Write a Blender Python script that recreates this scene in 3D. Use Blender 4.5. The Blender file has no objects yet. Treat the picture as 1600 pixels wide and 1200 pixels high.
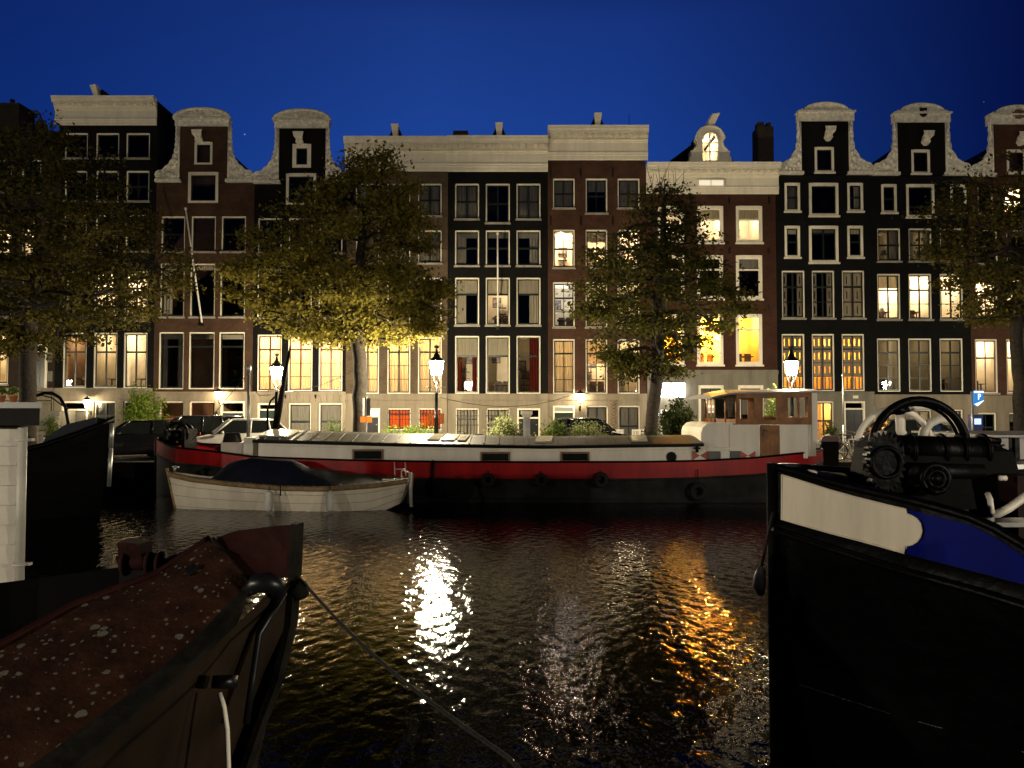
import bpy, math, random
import numpy as np
from mathutils import Vector, Matrix
R = math.radians
random.seed(7); rng = np.random.default_rng(11)
sc = bpy.context.scene
col = sc.collection

# ------------------------------------------------------------------ camera
F = 1202.0; H = 2.9; PITCH = math.atan(40 / F)
CP, SP = math.cos(PITCH), math.sin(PITCH)
camd = bpy.data.cameras.new('camera'); cam = bpy.data.objects.new('camera', camd); col.objects.link(cam)
cam.location = (0, 0, H); cam.rotation_euler = (math.pi / 2 + PITCH, 0, 0)
camd.sensor_width = 36; camd.lens = 36 * F / 1600; camd.clip_start = 0.05; camd.clip_end = 2000
sc.camera = cam

def P(x, y, D):
    """photo pixel (1600x1200) at world depth Y = D -> world point"""
    dx, dy = (x - 800) / F, (600 - y) / F
    s = D / (CP - dy * SP)
    return Vector((dx * s, D, H + (SP + dy * CP) * s))
def px(x, y, D): return P(x, y, D).x
def pz(y, D): return P(800, y, D).z

# ------------------------------------------------------------------ sky (blue hour, sun at the horizon behind us)
w = bpy.data.worlds.new('World'); sc.world = w; w.use_nodes = True
nt = w.node_tree; N = nt.nodes; L = nt.links
bg = N['Background']; sky = N.new('ShaderNodeTexSky'); sky.sky_type = 'NISHITA'; sky.sun_disc = False
sky.sun_elevation = R(1.0); sky.sun_rotation = R(180); sky.ozone_density = 8; sky.dust_density = 0.3
tc = N.new('ShaderNodeTexCoord'); sep = N.new('ShaderNodeSeparateXYZ'); L.new(tc.outputs['Generated'], sep.inputs[0])
rmp = N.new('ShaderNodeValToRGB'); L.new(sep.outputs['Z'], rmp.inputs[0])
e = rmp.color_ramp.elements; e[0].position = 0.10; e[0].color = (1, 1, 1, 1); e[1].position = 0.85; e[1].color = (.05, .04, .06, 1)
for p_, c_ in ((.30, (.95, .86, .90, 1)), (.45, (.78, .70, .78, 1)), (.56, (.22, .17, .24, 1))):
    q = rmp.color_ramp.elements.new(p_); q.color = c_
mul = N.new('ShaderNodeMix'); mul.data_type = 'RGBA'; mul.blend_type = 'MULTIPLY'; mul.inputs[0].default_value = 1
add = N.new('ShaderNodeMix'); add.data_type = 'RGBA'; add.blend_type = 'ADD'; add.inputs[0].default_value = 1
L.new(sky.outputs[0], add.inputs[6]); add.inputs[7].default_value = (.035, .05, .01, 1)
L.new(add.outputs[2], mul.inputs[6]); L.new(rmp.outputs[0], mul.inputs[7])
# a few faint stars
vor = N.new('ShaderNodeTexVoronoi'); vor.inputs['Scale'].default_value = 26; L.new(tc.outputs['Generated'], vor.inputs['Vector'])
lt = N.new('ShaderNodeMath'); lt.operation = 'LESS_THAN'; lt.inputs[1].default_value = .016; L.new(vor.outputs['Distance'], lt.inputs[0])
sx = N.new('ShaderNodeSeparateXYZ'); L.new(vor.outputs['Color'], sx.inputs[0])
g2 = N.new('ShaderNodeMath'); g2.operation = 'GREATER_THAN'; g2.inputs[1].default_value = .80; L.new(sx.outputs[0], g2.inputs[0])
mm = N.new('ShaderNodeMath'); mm.operation = 'MULTIPLY'; L.new(lt.outputs[0], mm.inputs[0]); L.new(g2.outputs[0], mm.inputs[1])
st = N.new('ShaderNodeMix'); st.data_type = 'RGBA'; st.blend_type = 'ADD'; L.new(mm.outputs[0], st.inputs[0])
L.new(mul.outputs[2], st.inputs[6]); st.inputs[7].default_value = (2.0, 2.0, 2.2, 1)
dirx = N.new('ShaderNodeMapRange'); L.new(sep.outputs['Y'], dirx.inputs[0]); dirx.inputs[1].default_value = -.35; dirx.inputs[2].default_value = .5
dirx.inputs[3].default_value = .12; dirx.inputs[4].default_value = 1.0          # the afterglow is in front of us, the sky behind is already night
sx1 = N.new('ShaderNodeMapRange'); L.new(sep.outputs['X'], sx1.inputs[0]); sx1.inputs[1].default_value = -1; sx1.inputs[2].default_value = 1
sx2 = N.new('ShaderNodeValToRGB'); L.new(sx1.outputs[0], sx2.inputs[0]); se = sx2.color_ramp.elements
se[0].position = .1; se[0].color = (.22, .26, .4, 1); se[1].position = .95; se[1].color = (.04, .03, .10, 1)
for p_, c_ in ((.25, (.36, .48, .64, 1)), (.45, (1, 1, 1, 1)), (.57, (.80, .83, .90, 1)), (.78, (.045, .05, .17, 1))):
    q = se.new(p_); q.color = c_
dm_ = N.new('ShaderNodeMix'); dm_.data_type = 'RGBA'; dm_.blend_type = 'MULTIPLY'; dm_.inputs[0].default_value = 1; L.new(dirx.outputs[0], dm_.inputs[6]); L.new(sx2.outputs[0], dm_.inputs[7])
m2 = N.new('ShaderNodeMix'); m2.data_type = 'RGBA'; m2.blend_type = 'MULTIPLY'; m2.inputs[0].default_value = 1; L.new(st.outputs[2], m2.inputs[6]); L.new(dm_.outputs[2], m2.inputs[7])
L.new(m2.outputs[2], bg.inputs[0]); bg.inputs[1].default_value = 0.36
sc.view_settings.view_transform = 'Standard'; sc.view_settings.look = 'None'
sc.view_settings.exposure = 0; sc.view_settings.gamma = 1
sc.render.engine = 'CYCLES'
cy = sc.cycles; cy.max_bounces = 7; cy.diffuse_bounces = 3; cy.glossy_bounces = 3; cy.transparent_max_bounces = 12
cy.sample_clamp_indirect = 40; cy.caustics_reflective = False; cy.caustics_refractive = False; cy.use_denoising = True

# ------------------------------------------------------------------ materials
def mat(name, color, rough=.7, metal=0, var=.25, scale=3, spec=.4, bump=0, bscale=40, detail=4, emit=None, var2=None, streak=False):
    m = bpy.data.materials.new(name); m.use_nodes = True
    n = m.node_tree.nodes; l = m.node_tree.links; b = n['Principled BSDF']
    b.inputs['Roughness'].default_value = rough; b.inputs['Metallic'].default_value = metal
    b.inputs['Specular IOR Level'].default_value = spec
    t = n.new('ShaderNodeTexCoord')
    no = n.new('ShaderNodeTexNoise'); no.inputs['Scale'].default_value = scale; no.inputs['Detail'].default_value = detail
    if streak:
        mp = n.new('ShaderNodeMapping'); mp.inputs['Scale'].default_value = (1, 1, .18); l.new(t.outputs['Object'], mp.inputs[0]); l.new(mp.outputs[0], no.inputs['Vector']); no.inputs['Detail'].default_value = 8; no.inputs['Roughness'].default_value = .65
    else: l.new(t.outputs['Object'], no.inputs['Vector'])
    r = n.new('ShaderNodeValToRGB'); l.new(no.outputs['Fac'], r.inputs[0])
    r.color_ramp.elements[0].position = .3; r.color_ramp.elements[1].position = .7
    r.color_ramp.elements[0].color = tuple(c * (1 - var) for c in color) + (1,)
    r.color_ramp.elements[1].color = tuple(min(1, c * (1 + var)) for c in (var2 or color)) + (1,)
    l.new(r.outputs[0], b.inputs['Base Color'])
    if bump:
        n2 = n.new('ShaderNodeTexNoise'); n2.inputs['Scale'].default_value = bscale; n2.inputs['Detail'].default_value = 4
        l.new(t.outputs['Object'], n2.inputs['Vector'])
        bp = n.new('ShaderNodeBump'); bp.inputs['Strength'].default_value = bump; bp.inputs['Distance'].default_value = .02
        l.new(n2.outputs['Fac'], bp.inputs['Height']); l.new(bp.outputs[0], b.inputs['Normal'])
    if emit:
        b.inputs['Emission Color'].default_value = tuple(emit[:3]) + (1,); b.inputs['Emission Strength'].default_value = emit[3]
    return m

def brick(name, c1, c2, mortar, bw=.21, bh=.065):
    m = mat(name, c1, .9, spec=.12)
    n = m.node_tree.nodes; l = m.node_tree.links; b = n['Principled BSDF']
    t = n.new('ShaderNodeTexCoord'); s = n.new('ShaderNodeSeparateXYZ'); l.new(t.outputs['Object'], s.inputs[0])
    a = n.new('ShaderNodeMath'); a.operation = 'ADD'; l.new(s.outputs['X'], a.inputs[0]); l.new(s.outputs['Y'], a.inputs[1])
    c = n.new('ShaderNodeCombineXYZ'); l.new(a.outputs[0], c.inputs['X']); l.new(s.outputs['Z'], c.inputs['Y'])
    k = n.new('ShaderNodeTexBrick'); l.new(c.outputs[0], k.inputs['Vector'])
    k.inputs['Scale'].default_value = 1; k.inputs['Brick Width'].default_value = bw; k.inputs['Row Height'].default_value = bh
    k.inputs['Mortar Size'].default_value = .007; k.inputs['Color1'].default_value = c1 + (1,)
    k.inputs['Color2'].default_value = c2 + (1,); k.inputs['Mortar'].default_value = mortar + (1,)
    no = n.new('ShaderNodeTexNoise'); no.inputs['Scale'].default_value = 1.1; no.inputs['Detail'].default_value = 6; no.inputs['Roughness'].default_value = .7
    l.new(t.outputs['Object'], no.inputs['Vector'])
    r = n.new('ShaderNodeMapRange'); l.new(no.outputs['Fac'], r.inputs[0]); r.inputs[1].default_value = .3; r.inputs[2].default_value = .7
    r.inputs[3].default_value = .6; r.inputs[4].default_value = 1.3
    mx = n.new('ShaderNodeMix'); mx.data_type = 'RGBA'; mx.blend_type = 'MULTIPLY'; mx.inputs[0].default_value = 1
    l.new(k.outputs['Color'], mx.inputs[6]); l.new(r.outputs[0], mx.inputs[7]); l.new(mx.outputs[2], b.inputs['Base Color'])
    bp = n.new('ShaderNodeBump'); bp.inputs['Strength'].default_value = .4; bp.inputs['Distance'].default_value = .01
    l.new(k.outputs['Fac'], bp.inputs['Height']); bp.invert = True; l.new(bp.outputs[0], b.inputs['Normal'])
    return m

def glass(name, tint=(1, 1, 1), rough=.0, ior=1.5):
    m = bpy.data.materials.new(name); m.use_nodes = True
    n = m.node_tree.nodes; l = m.node_tree.links; n.remove(n['Principled BSDF'])
    o = n['Material Output']; t = n.new('ShaderNodeBsdfTransparent'); t.inputs[0].default_value = tint + (1,)
    g = n.new('ShaderNodeBsdfGlossy'); g.inputs['Roughness'].default_value = rough
    f = n.new('ShaderNodeFresnel'); f.inputs[0].default_value = ior
    no = n.new('ShaderNodeTexNoise'); no.inputs['Scale'].default_value = 1.3; tcx = n.new('ShaderNodeTexCoord'); l.new(tcx.outputs['Object'], no.inputs['Vector'])
    bp = n.new('ShaderNodeBump'); bp.inputs['Strength'].default_value = .15; bp.inputs['Distance'].default_value = .02
    l.new(no.outputs['Fac'], bp.inputs['Height']); l.new(bp.outputs[0], g.inputs['Normal'])
    x = n.new('ShaderNodeMixShader'); l.new(f.outputs[0], x.inputs[0]); l.new(t.outputs[0], x.inputs[1]); l.new(g.outputs[0], x.inputs[2])
    l.new(x.outputs[0], o.inputs[0]); return m

def glow_glass(name, color, strength):      # thin frosted lantern pane: lets the bulb's light through and glows
    m = bpy.data.materials.new(name); m.use_nodes = True
    n = m.node_tree.nodes; l = m.node_tree.links; n.remove(n['Principled BSDF'])
    t = n.new('ShaderNodeBsdfTransparent'); em = n.new('ShaderNodeEmission')
    em.inputs[0].default_value = color + (1,); em.inputs[1].default_value = strength
    a = n.new('ShaderNodeAddShader'); l.new(t.outputs[0], a.inputs[0]); l.new(em.outputs[0], a.inputs[1])
    l.new(a.outputs[0], n['Material Output'].inputs[0]); return m

def emis(name, color, strength):
    return mat(name, (.02, .02, .02), .5, emit=color + (strength,))

def cloth(name, color, trans=.5):
    m = bpy.data.materials.new(name); m.use_nodes = True
    n = m.node_tree.nodes; l = m.node_tree.links; n.remove(n['Principled BSDF'])
    d = n.new('ShaderNodeBsdfDiffuse'); t = n.new('ShaderNodeBsdfTranslucent'); x = n.new('ShaderNodeMixShader'); x.inputs[0].default_value = trans
    no = n.new('ShaderNodeTexNoise'); no.inputs['Scale'].default_value = 3; tcx = n.new('ShaderNodeTexCoord')
    mp = n.new('ShaderNodeMapping'); mp.inputs['Scale'].default_value = (6, 6, .3); l.new(tcx.outputs['Object'], mp.inputs[0]); l.new(mp.outputs[0], no.inputs['Vector'])
    r = n.new('ShaderNodeValToRGB'); l.new(no.outputs['Fac'], r.inputs[0])
    r.color_ramp.elements[0].position = .35; r.color_ramp.elements[1].position = .65
    r.color_ramp.elements[0].color = tuple(c * .72 for c in color) + (1,); r.color_ramp.elements[1].color = color + (1,)
    l.new(r.outputs[0], d.inputs[0]); l.new(r.outputs[0], t.inputs[0])
    l.new(d.outputs[0], x.inputs[1]); l.new(t.outputs[0], x.inputs[2]); l.new(x.outputs[0], n['Material Output'].inputs[0]); return m

def leafmat(name, c1, c2, trans=.4):
    m = bpy.data.materials.new(name); m.use_nodes = True
    n = m.node_tree.nodes; l = m.node_tree.links; n.remove(n['Principled BSDF'])
    d = n.new('ShaderNodeBsdfDiffuse'); t = n.new('ShaderNodeBsdfTranslucent'); x = n.new('ShaderNodeMixShader'); x.inputs[0].default_value = trans
    g = n.new('ShaderNodeNewGeometry'); r = n.new('ShaderNodeValToRGB'); l.new(g.outputs['Random Per Island'], r.inputs[0])
    r.color_ramp.elements[0].color = c1 + (1,); r.color_ramp.elements[1].color = c2 + (1,)
    l.new(r.outputs[0], d.inputs[0]); l.new(r.outputs[0], t.inputs[0])
    l.new(d.outputs[0], x.inputs[1]); l.new(t.outputs[0], x.inputs[2]); l.new(x.outputs[0], n['Material Output'].inputs[0]); return m

M = {
 'black_brick': brick('black_brick', (.0055, .0055, .006), (.008, .0078, .0075), (.005, .005, .005)),
 'brown_brick': brick('brown_brick', (.058, .030, .019), (.075, .038, .024), (.065, .048, .036)),
 'grey_brick': brick('grey_brick', (.085, .060, .038), (.105, .075, .048), (.095, .075, .057)),
 'red_brick': brick('red_brick', (.060, .027, .017), (.078, .034, .021), (.066, .044, .031)),
 'dark_red_brick': brick('dark_red_brick', (.052, .021, .013), (.066, .026, .017), (.052, .032, .024)),
 'dark_brown_brick': brick('dark_brown_brick', (.03, .02, .014), (.04, .025, .018), (.032, .026, .02)),  # dark brown brick colour of the house at the left edge
 'stone': mat('stone', (.215, .18, .13), .85, var=.35, scale=1.3, streak=True, bump=.3, bscale=25),
 'grey_stone': mat('grey_stone', (.16, .145, .115), .85, var=.35, scale=1.3, streak=True, bump=.3, bscale=25),
 'cream': mat('cream', (.78, .72, .59), .6, var=.12, scale=3, streak=True, bump=.1),
 'old_cream': mat('old_cream', (.72, .68, .58), .75, var=.25, scale=6, bump=.5, bscale=18),
 'dark_paint': mat('dark_paint', (.010, .014, .012), .35, var=.3),
 'maroon': mat('maroon', (.09, .018, .015), .4, var=.2),
 'door_black': mat('door_black', (.012, .013, .014), .3, var=.3),
 'door_green': mat('door_green', (.015, .03, .022), .35),
 'glass': glass('window_glass'),
 'room_white': mat('room_white', (.76, .68, .52), .9, var=.06),
 'room_yellow': mat('room_yellow', (.78, .58, .22), .9, var=.06),
 'room_brown': mat('room_brown', (.45, .30, .17), .9, var=.2),
 'furniture': mat('furniture', (.07, .04, .025), .6, var=.4),
 'picture': mat('picture', (.25, .22, .2), .6, var=.9, scale=7),
 'sill_grey': mat('sill_stone', (.30, .28, .24), .8, var=.2, scale=4),
 'plank_blind': cloth('plank_blind', (.34, .17, .08), .25), 'ember_curtain': cloth('ember_curtain', (.60, .15, .04), .55),
 'curtain': cloth('curtain', (.80, .62, .38), .5),
 'dim_curtain': cloth('dim_curtain', (.42, .38, .31), .35),
 'red_curtain': cloth('red_curtain', (.13, .02, .012), .3),
 'blind': cloth('blind', (.62, .56, .42), .35),
 'grey_blind': cloth('grey_blind', (.28, .26, .22), .3),
 'shutter': cloth('shutter', (.34, .28, .20), .0),
 'roof': mat('roof_tile', (.010, .009, .011), .8, spec=.08, var=.4, scale=9, bump=.6, bscale=14),
 'chimney': mat('chimney_brick', (.03, .022, .018), .9, var=.4, scale=8),
 'iron': mat('black_iron', (.012, .012, .013), .35, metal=.3, var=.3),
 'steel': mat('galvanised_steel', (.38, .38, .37), .4, metal=.7, var=.2),
 'white_metal': mat('white_paint', (.74, .71, .64), .45, var=.08, scale=6),
 'road': mat('road', (.085, .075, .062), .75, var=.35, scale=5, bump=.5, bscale=9, detail=8),
 'pavement': mat('pavement', (.16, .14, .115), .8, var=.3, scale=4, bump=.4, bscale=12),
 'quay': brick('quay_brick', (.02, .017, .014), (.028, .022, .018), (.018, .016, .014)),
 'bark': mat('bark', (.022, .017, .012), .95, var=.5, scale=9, bump=1, bscale=18),
 'wood': mat('varnished_wood', (.23, .095, .028), .45, var=.35, scale=4, spec=.25),
 'brown_wood': mat('brown_wood', (.17, .09, .045), .5, var=.4, scale=5),
 'rope': mat('rope', (.014, .012, .010), .95, var=.5, scale=60),
 'rubber': mat('rubber', (.012, .012, .012), .8, var=.3),
}
LAMPC = (1.0, .82, .52)

# ------------------------------------------------------------------ object helpers
OFF = {}
def tag(o, label=None, cat=None, group=None, kind=None):
    if label: o['label'] = label
    if cat: o['category'] = cat
    if group: o['group'] = group
    if kind: o['kind'] = kind
    return o
def thing(name, label, cat, loc=(0, 0, 0), rz=0, group=None, local=False):
    o = bpy.data.objects.new(name, None); col.objects.link(o); o.location = loc; o.rotation_euler = (0, 0, rz)
    o.empty_display_size = .3
    OFF[o] = Vector((0, 0, 0)) if local else Vector(loc)
    return tag(o, label, cat, group)

class MB:
    def __init__(s): s.v = []; s.f = []; s.m = []; s.sm = []
    def add(s, vs, fs, m=0, smooth=False):
        k = len(s.v); s.v += [tuple(v) for v in vs]
        for f in fs: s.f.append([i + k for i in f]); s.m.append(m); s.sm.append(smooth)
    def box(s, x0, x1, y0, y1, z0, z1, m=0):
        s.add([(x0, y0, z0), (x1, y0, z0), (x1, y1, z0), (x0, y1, z0), (x0, y0, z1), (x1, y0, z1), (x1, y1, z1), (x0, y1, z1)],
              [(0, 3, 2, 1), (4, 5, 6, 7), (0, 1, 5, 4), (1, 2, 6, 5), (2, 3, 7, 6), (3, 0, 4, 7)], m); return s
    def quad(s, a, b, c, d, m=0): s.add([a, b, c, d], [(0, 1, 2, 3)], m); return s
    def tube(s, pts, r, n=8, m=0, caps=True, smooth=True):
        pts = [Vector(p) for p in pts]; rs = r if isinstance(r, (list, tuple)) else [r] * len(pts)
        rings = []; up = None
        for i, p in enumerate(pts):
            a = pts[max(i - 1, 0)]; b = pts[min(i + 1, len(pts) - 1)]; t = (b - a)
            t = t.normalized() if t.length > 1e-9 else Vector((0, 0, 1))
            if up is None:
                up = Vector((0, 0, 1)) if abs(t.z) < .9 else Vector((1, 0, 0))
            u = (up - t * up.dot(t)); u = u.normalized() if u.length > 1e-6 else t.orthogonal().normalized()
            v = t.cross(u); up = u
            rings.append([p + (u * math.cos(k * 2 * math.pi / n) + v * math.sin(k * 2 * math.pi / n)) * rs[i] for k in range(n)])
        s.loft(rings, m, True, caps, smooth); return s
    def loft(s, rings, m=0, closed=True, caps=True, smooth=False):
        n = len(rings[0]); vs = [v for r in rings for v in r]; fs = []
        for i in range(len(rings) - 1):
            for k in range(n if closed else n - 1):
                fs.append((i * n + k, i * n + (k + 1) % n, (i + 1) * n + (k + 1) % n, (i + 1) * n + k))
        if caps and closed: fs += [tuple(range(n))[::-1], tuple(range((len(rings) - 1) * n, len(rings) * n))]
        s.add(vs, fs, m, smooth); return s
    def lathe(s, prof, c, n=12, m=0, smooth=True):
        rings = [[(c[0] + r * math.cos(k * 2 * math.pi / n), c[1] + r * math.sin(k * 2 * math.pi / n), c[2] + z) for k in range(n)] for r, z in prof]
        s.loft(rings, m, True, True, smooth); return s
    def prism(s, poly, y0, y1, m=0):       # polygon in x,z extruded along y
        n = len(poly); vs = [(x, y0, z) for x, z in poly] + [(x, y1, z) for x, z in poly]
        fs = [tuple(range(n)), tuple(range(n, 2 * n))[::-1]] + [(i, i + n, (i + 1) % n + n, (i + 1) % n) for i in range(n)]
        s.add(vs, fs, m); return s
    def prismx(s, poly, x0, x1, m=0):      # polygon in y,z extruded along x
        n = len(poly); vs = [(x0, y, z) for y, z in poly] + [(x1, y, z) for y, z in poly]
        fs = [tuple(range(n)), tuple(range(n, 2 * n))[::-1]] + [(i, i + n, (i + 1) % n + n, (i + 1) % n) for i in range(n)]
        s.add(vs, fs, m); return s
    def torus(s, c, Rr, r, ax='y', n=24, k=8, m=0, a0=0, a1=2 * math.pi):
        full = abs(a1 - a0 - 2 * math.pi) < 1e-6; pts = []
        for i in range(n if full else n + 1):
            a = a0 + (a1 - a0) * i / n; ca, sa = math.cos(a), math.sin(a); ring = []
            for j in range(k):
                b = 2 * math.pi * j / k; q = Rr + r * math.cos(b); h = r * math.sin(b)
                d = {'y': (q * ca, h, q * sa), 'z': (q * ca, q * sa, h), 'x': (h, q * ca, q * sa)}[ax]
                ring.append((c[0] + d[0], c[1] + d[1], c[2] + d[2]))
            pts.append(ring)
        if full: pts.append(pts[0])
        s.loft(pts, m, True, not full, True); return s
    def sphere(s, c, r, n=10, m=0, sc_=(1, 1, 1)):
        rings = []
        for i in range(n + 1):
            t = math.pi * i / n; rr = max(math.sin(t), 1e-3) * r
            rings.append([(c[0] + sc_[0] * rr * math.cos(k * 2 * math.pi / n), c[1] + sc_[1] * rr * math.sin(k * 2 * math.pi / n), c[2] + sc_[2] * r * math.cos(t)) for k in range(n)])
        s.loft(rings, m, True, True, True); return s
    def build(s, name, mats, parent=None, off=None):
        if not isinstance(mats, (list, tuple)): mats = [mats]
        o_ = off if off is not None else (OFF.get(parent, Vector((0, 0, 0))) if parent else Vector((0, 0, 0)))
        me = bpy.data.meshes.new(name); me.from_pydata([(v[0] - o_[0], v[1] - o_[1], v[2] - o_[2]) for v in s.v], [], s.f)
        for m in mats: me.materials.append(M[m] if isinstance(m, str) else m)
        me.polygons.foreach_set('material_index', s.m); me.polygons.foreach_set('use_smooth', s.sm)
        import bmesh
        b = bmesh.new(); b.from_mesh(me); bmesh.ops.recalc_face_normals(b, faces=b.faces); b.to_mesh(me); b.free()
        me.update(); o = bpy.data.objects.new(name, me); col.objects.link(o)
        if parent: o.parent = parent
        OFF[o] = Vector(o_)
        if not parent and off is not None: o.location = o_
        return o

def copy_tree(o, parent=None):
    c = o.copy(); col.objects.link(c)
    if parent: c.parent = parent
    for ch in list(o.children): copy_tree(ch, c)
    return c

def point_light(name, loc, power, color, radius, parent=None):
    l = bpy.data.lights.new(name, 'POINT'); l.energy = power; l.color = color; l.shadow_soft_size = radius
    o = bpy.data.objects.new(name, l); col.objects.link(o)
    o.location = Vector(loc) - (OFF.get(parent, Vector((0, 0, 0))) if parent else Vector((0, 0, 0)))
    if parent: o.parent = parent
    return o

# ------------------------------------------------------------------ setting: water, quays, street
QZ = 1.0; FY = 40.0
def make_water():
    xs = np.concatenate([np.linspace(-120, -13, 30)[:-1], np.arange(-13, 11.5, .047), np.linspace(11.6, 120, 30)])
    ys = np.concatenate([np.array([-30, -12, -4, 1.0]), np.arange(2.5, 26, .055), np.array([26.5, 27, 27.6, 28.3])])
    X, Y = np.meshgrid(xs, ys); Z = np.zeros_like(X)
    r = np.random.default_rng(5); K = 120; slope = .076
    for i in range(K):
        lam = .14 * (3.0 ** r.random()); th = r.normal(.05, .6)
        kx, ky = 2 * math.pi / lam * math.cos(th), 2 * math.pi / lam * math.sin(th)
        a = slope * math.sqrt(2.0 / K) * lam / (2 * math.pi)
        env = .75 + .25 * np.sin(X * r.normal(0, .5) + Y * r.normal(0, .5) + r.random() * 6)
        Z += a * env * np.sin(kx * X + ky * Y + r.random() * 6.28)
    fade = np.clip((12.2 - np.abs(X + .75)) / 2, 0, 1) * np.clip((Y - 2) / 1.0, 0, 1) * np.clip((25.8 - Y) / 1.0, 0, 1)
    Z *= fade
    ny, nx = X.shape
    v = np.stack([X, Y, Z], -1).reshape(-1, 3); i = np.arange(ny * nx).reshape(ny, nx)
    f = np.stack([i[:-1, :-1], i[:-1, 1:], i[1:, 1:], i[1:, :-1]], -1).reshape(-1, 4)
    me = mesh_np('water', v, f); me.polygons.foreach_set('use_smooth', np.ones(len(f), bool))
    m = bpy.data.materials.new('canal_water'); m.use_nodes = True; b = m.node_tree.nodes['Principled BSDF']
    b.inputs['Base Color'].default_value = (.0006, .0006, .0005, 1); b.inputs['Roughness'].default_value = .05; b.inputs['IOR'].default_value = 1.17
    n = m.node_tree.nodes; l = m.node_tree.links
    no = n.new('ShaderNodeTexNoise'); no.inputs['Scale'].default_value = 11; no.inputs['Detail'].default_value = 2; t = n.new('ShaderNodeTexCoord')
    mpw = n.new('ShaderNodeMapping'); mpw.inputs['Scale'].default_value = (1.35, .75, 1); l.new(t.outputs['Object'], mpw.inputs[0]); l.new(mpw.outputs[0], no.inputs['Vector']); bp = n.new('ShaderNodeBump'); bp.inputs['Strength'].default_value = 1; bp.inputs['Distance'].default_value = .0075
    l.new(no.outputs['Fac'], bp.inputs['Height']); l.new(bp.outputs[0], b.inputs['Normal'])
    me.materials.append(m); o = bpy.data.objects.new('water', me); col.objects.link(o); o['kind'] = 'structure'
def mesh_np(name, v, f):
    me = bpy.data.meshes.new(name); nf, k = f.shape
    me.vertices.add(len(v)); me.vertices.foreach_set('co', np.ascontiguousarray(v, dtype=np.float32).ravel())
    me.loops.add(nf * k); me.loops.foreach_set('vertex_index', np.ascontiguousarray(f, dtype=np.int32).ravel())
    me.polygons.add(nf); me.polygons.foreach_set('loop_start', np.arange(0, nf * k, k, dtype=np.int32))
    me.update(calc_edges=True); return me
make_water()
b = MB(); b.box(-130, 130, 28.0, 37.4, -1, QZ); tag(b.build('street', 'road'), kind='structure')
b = MB(); b.box(-130, 130, 37.4, 60, -1, QZ + .12); tag(b.build('pavement', 'pavement'), kind='structure')
b = MB(); b.box(-130, 130, -40, .9, -1, QZ); tag(b.build('near_quay', 'road'), kind='structure')
b = MB(); b.box(-130, 130, 27.55, 27.98, -1, QZ - .18, 0); b.box(-130, 130, 27.45, 28.0, QZ - .18, QZ + .03, 0)
tag(b.build('quay_wall', ['quay', 'pavement']), 'brick quay wall with a stone coping along the far side of the canal', 'quay wall')

# ------------------------------------------------------------------ houses
class House: pass
def begin_house(label, x0, x1, top, wall, plinth_y=None, plinth='stone', name='canal_house', cat='house', D=FY, base=QZ + .12):
    h = House(); h.D = D; h.X0 = px(x0, 450, D) + .004; h.X1 = px(x1, 450, D) - .004; h.zt = pz(top, D); h.base = base
    h.root = thing(name, label, cat, ((h.X0 + h.X1) / 2, D, base)); h.wm = wall; h.rects = [(h.X0, h.X1, base, h.zt)]
    h.holes = []; h.zp = pz(plinth_y, D) if plinth_y else base; h.pm = plinth; return h

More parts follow.
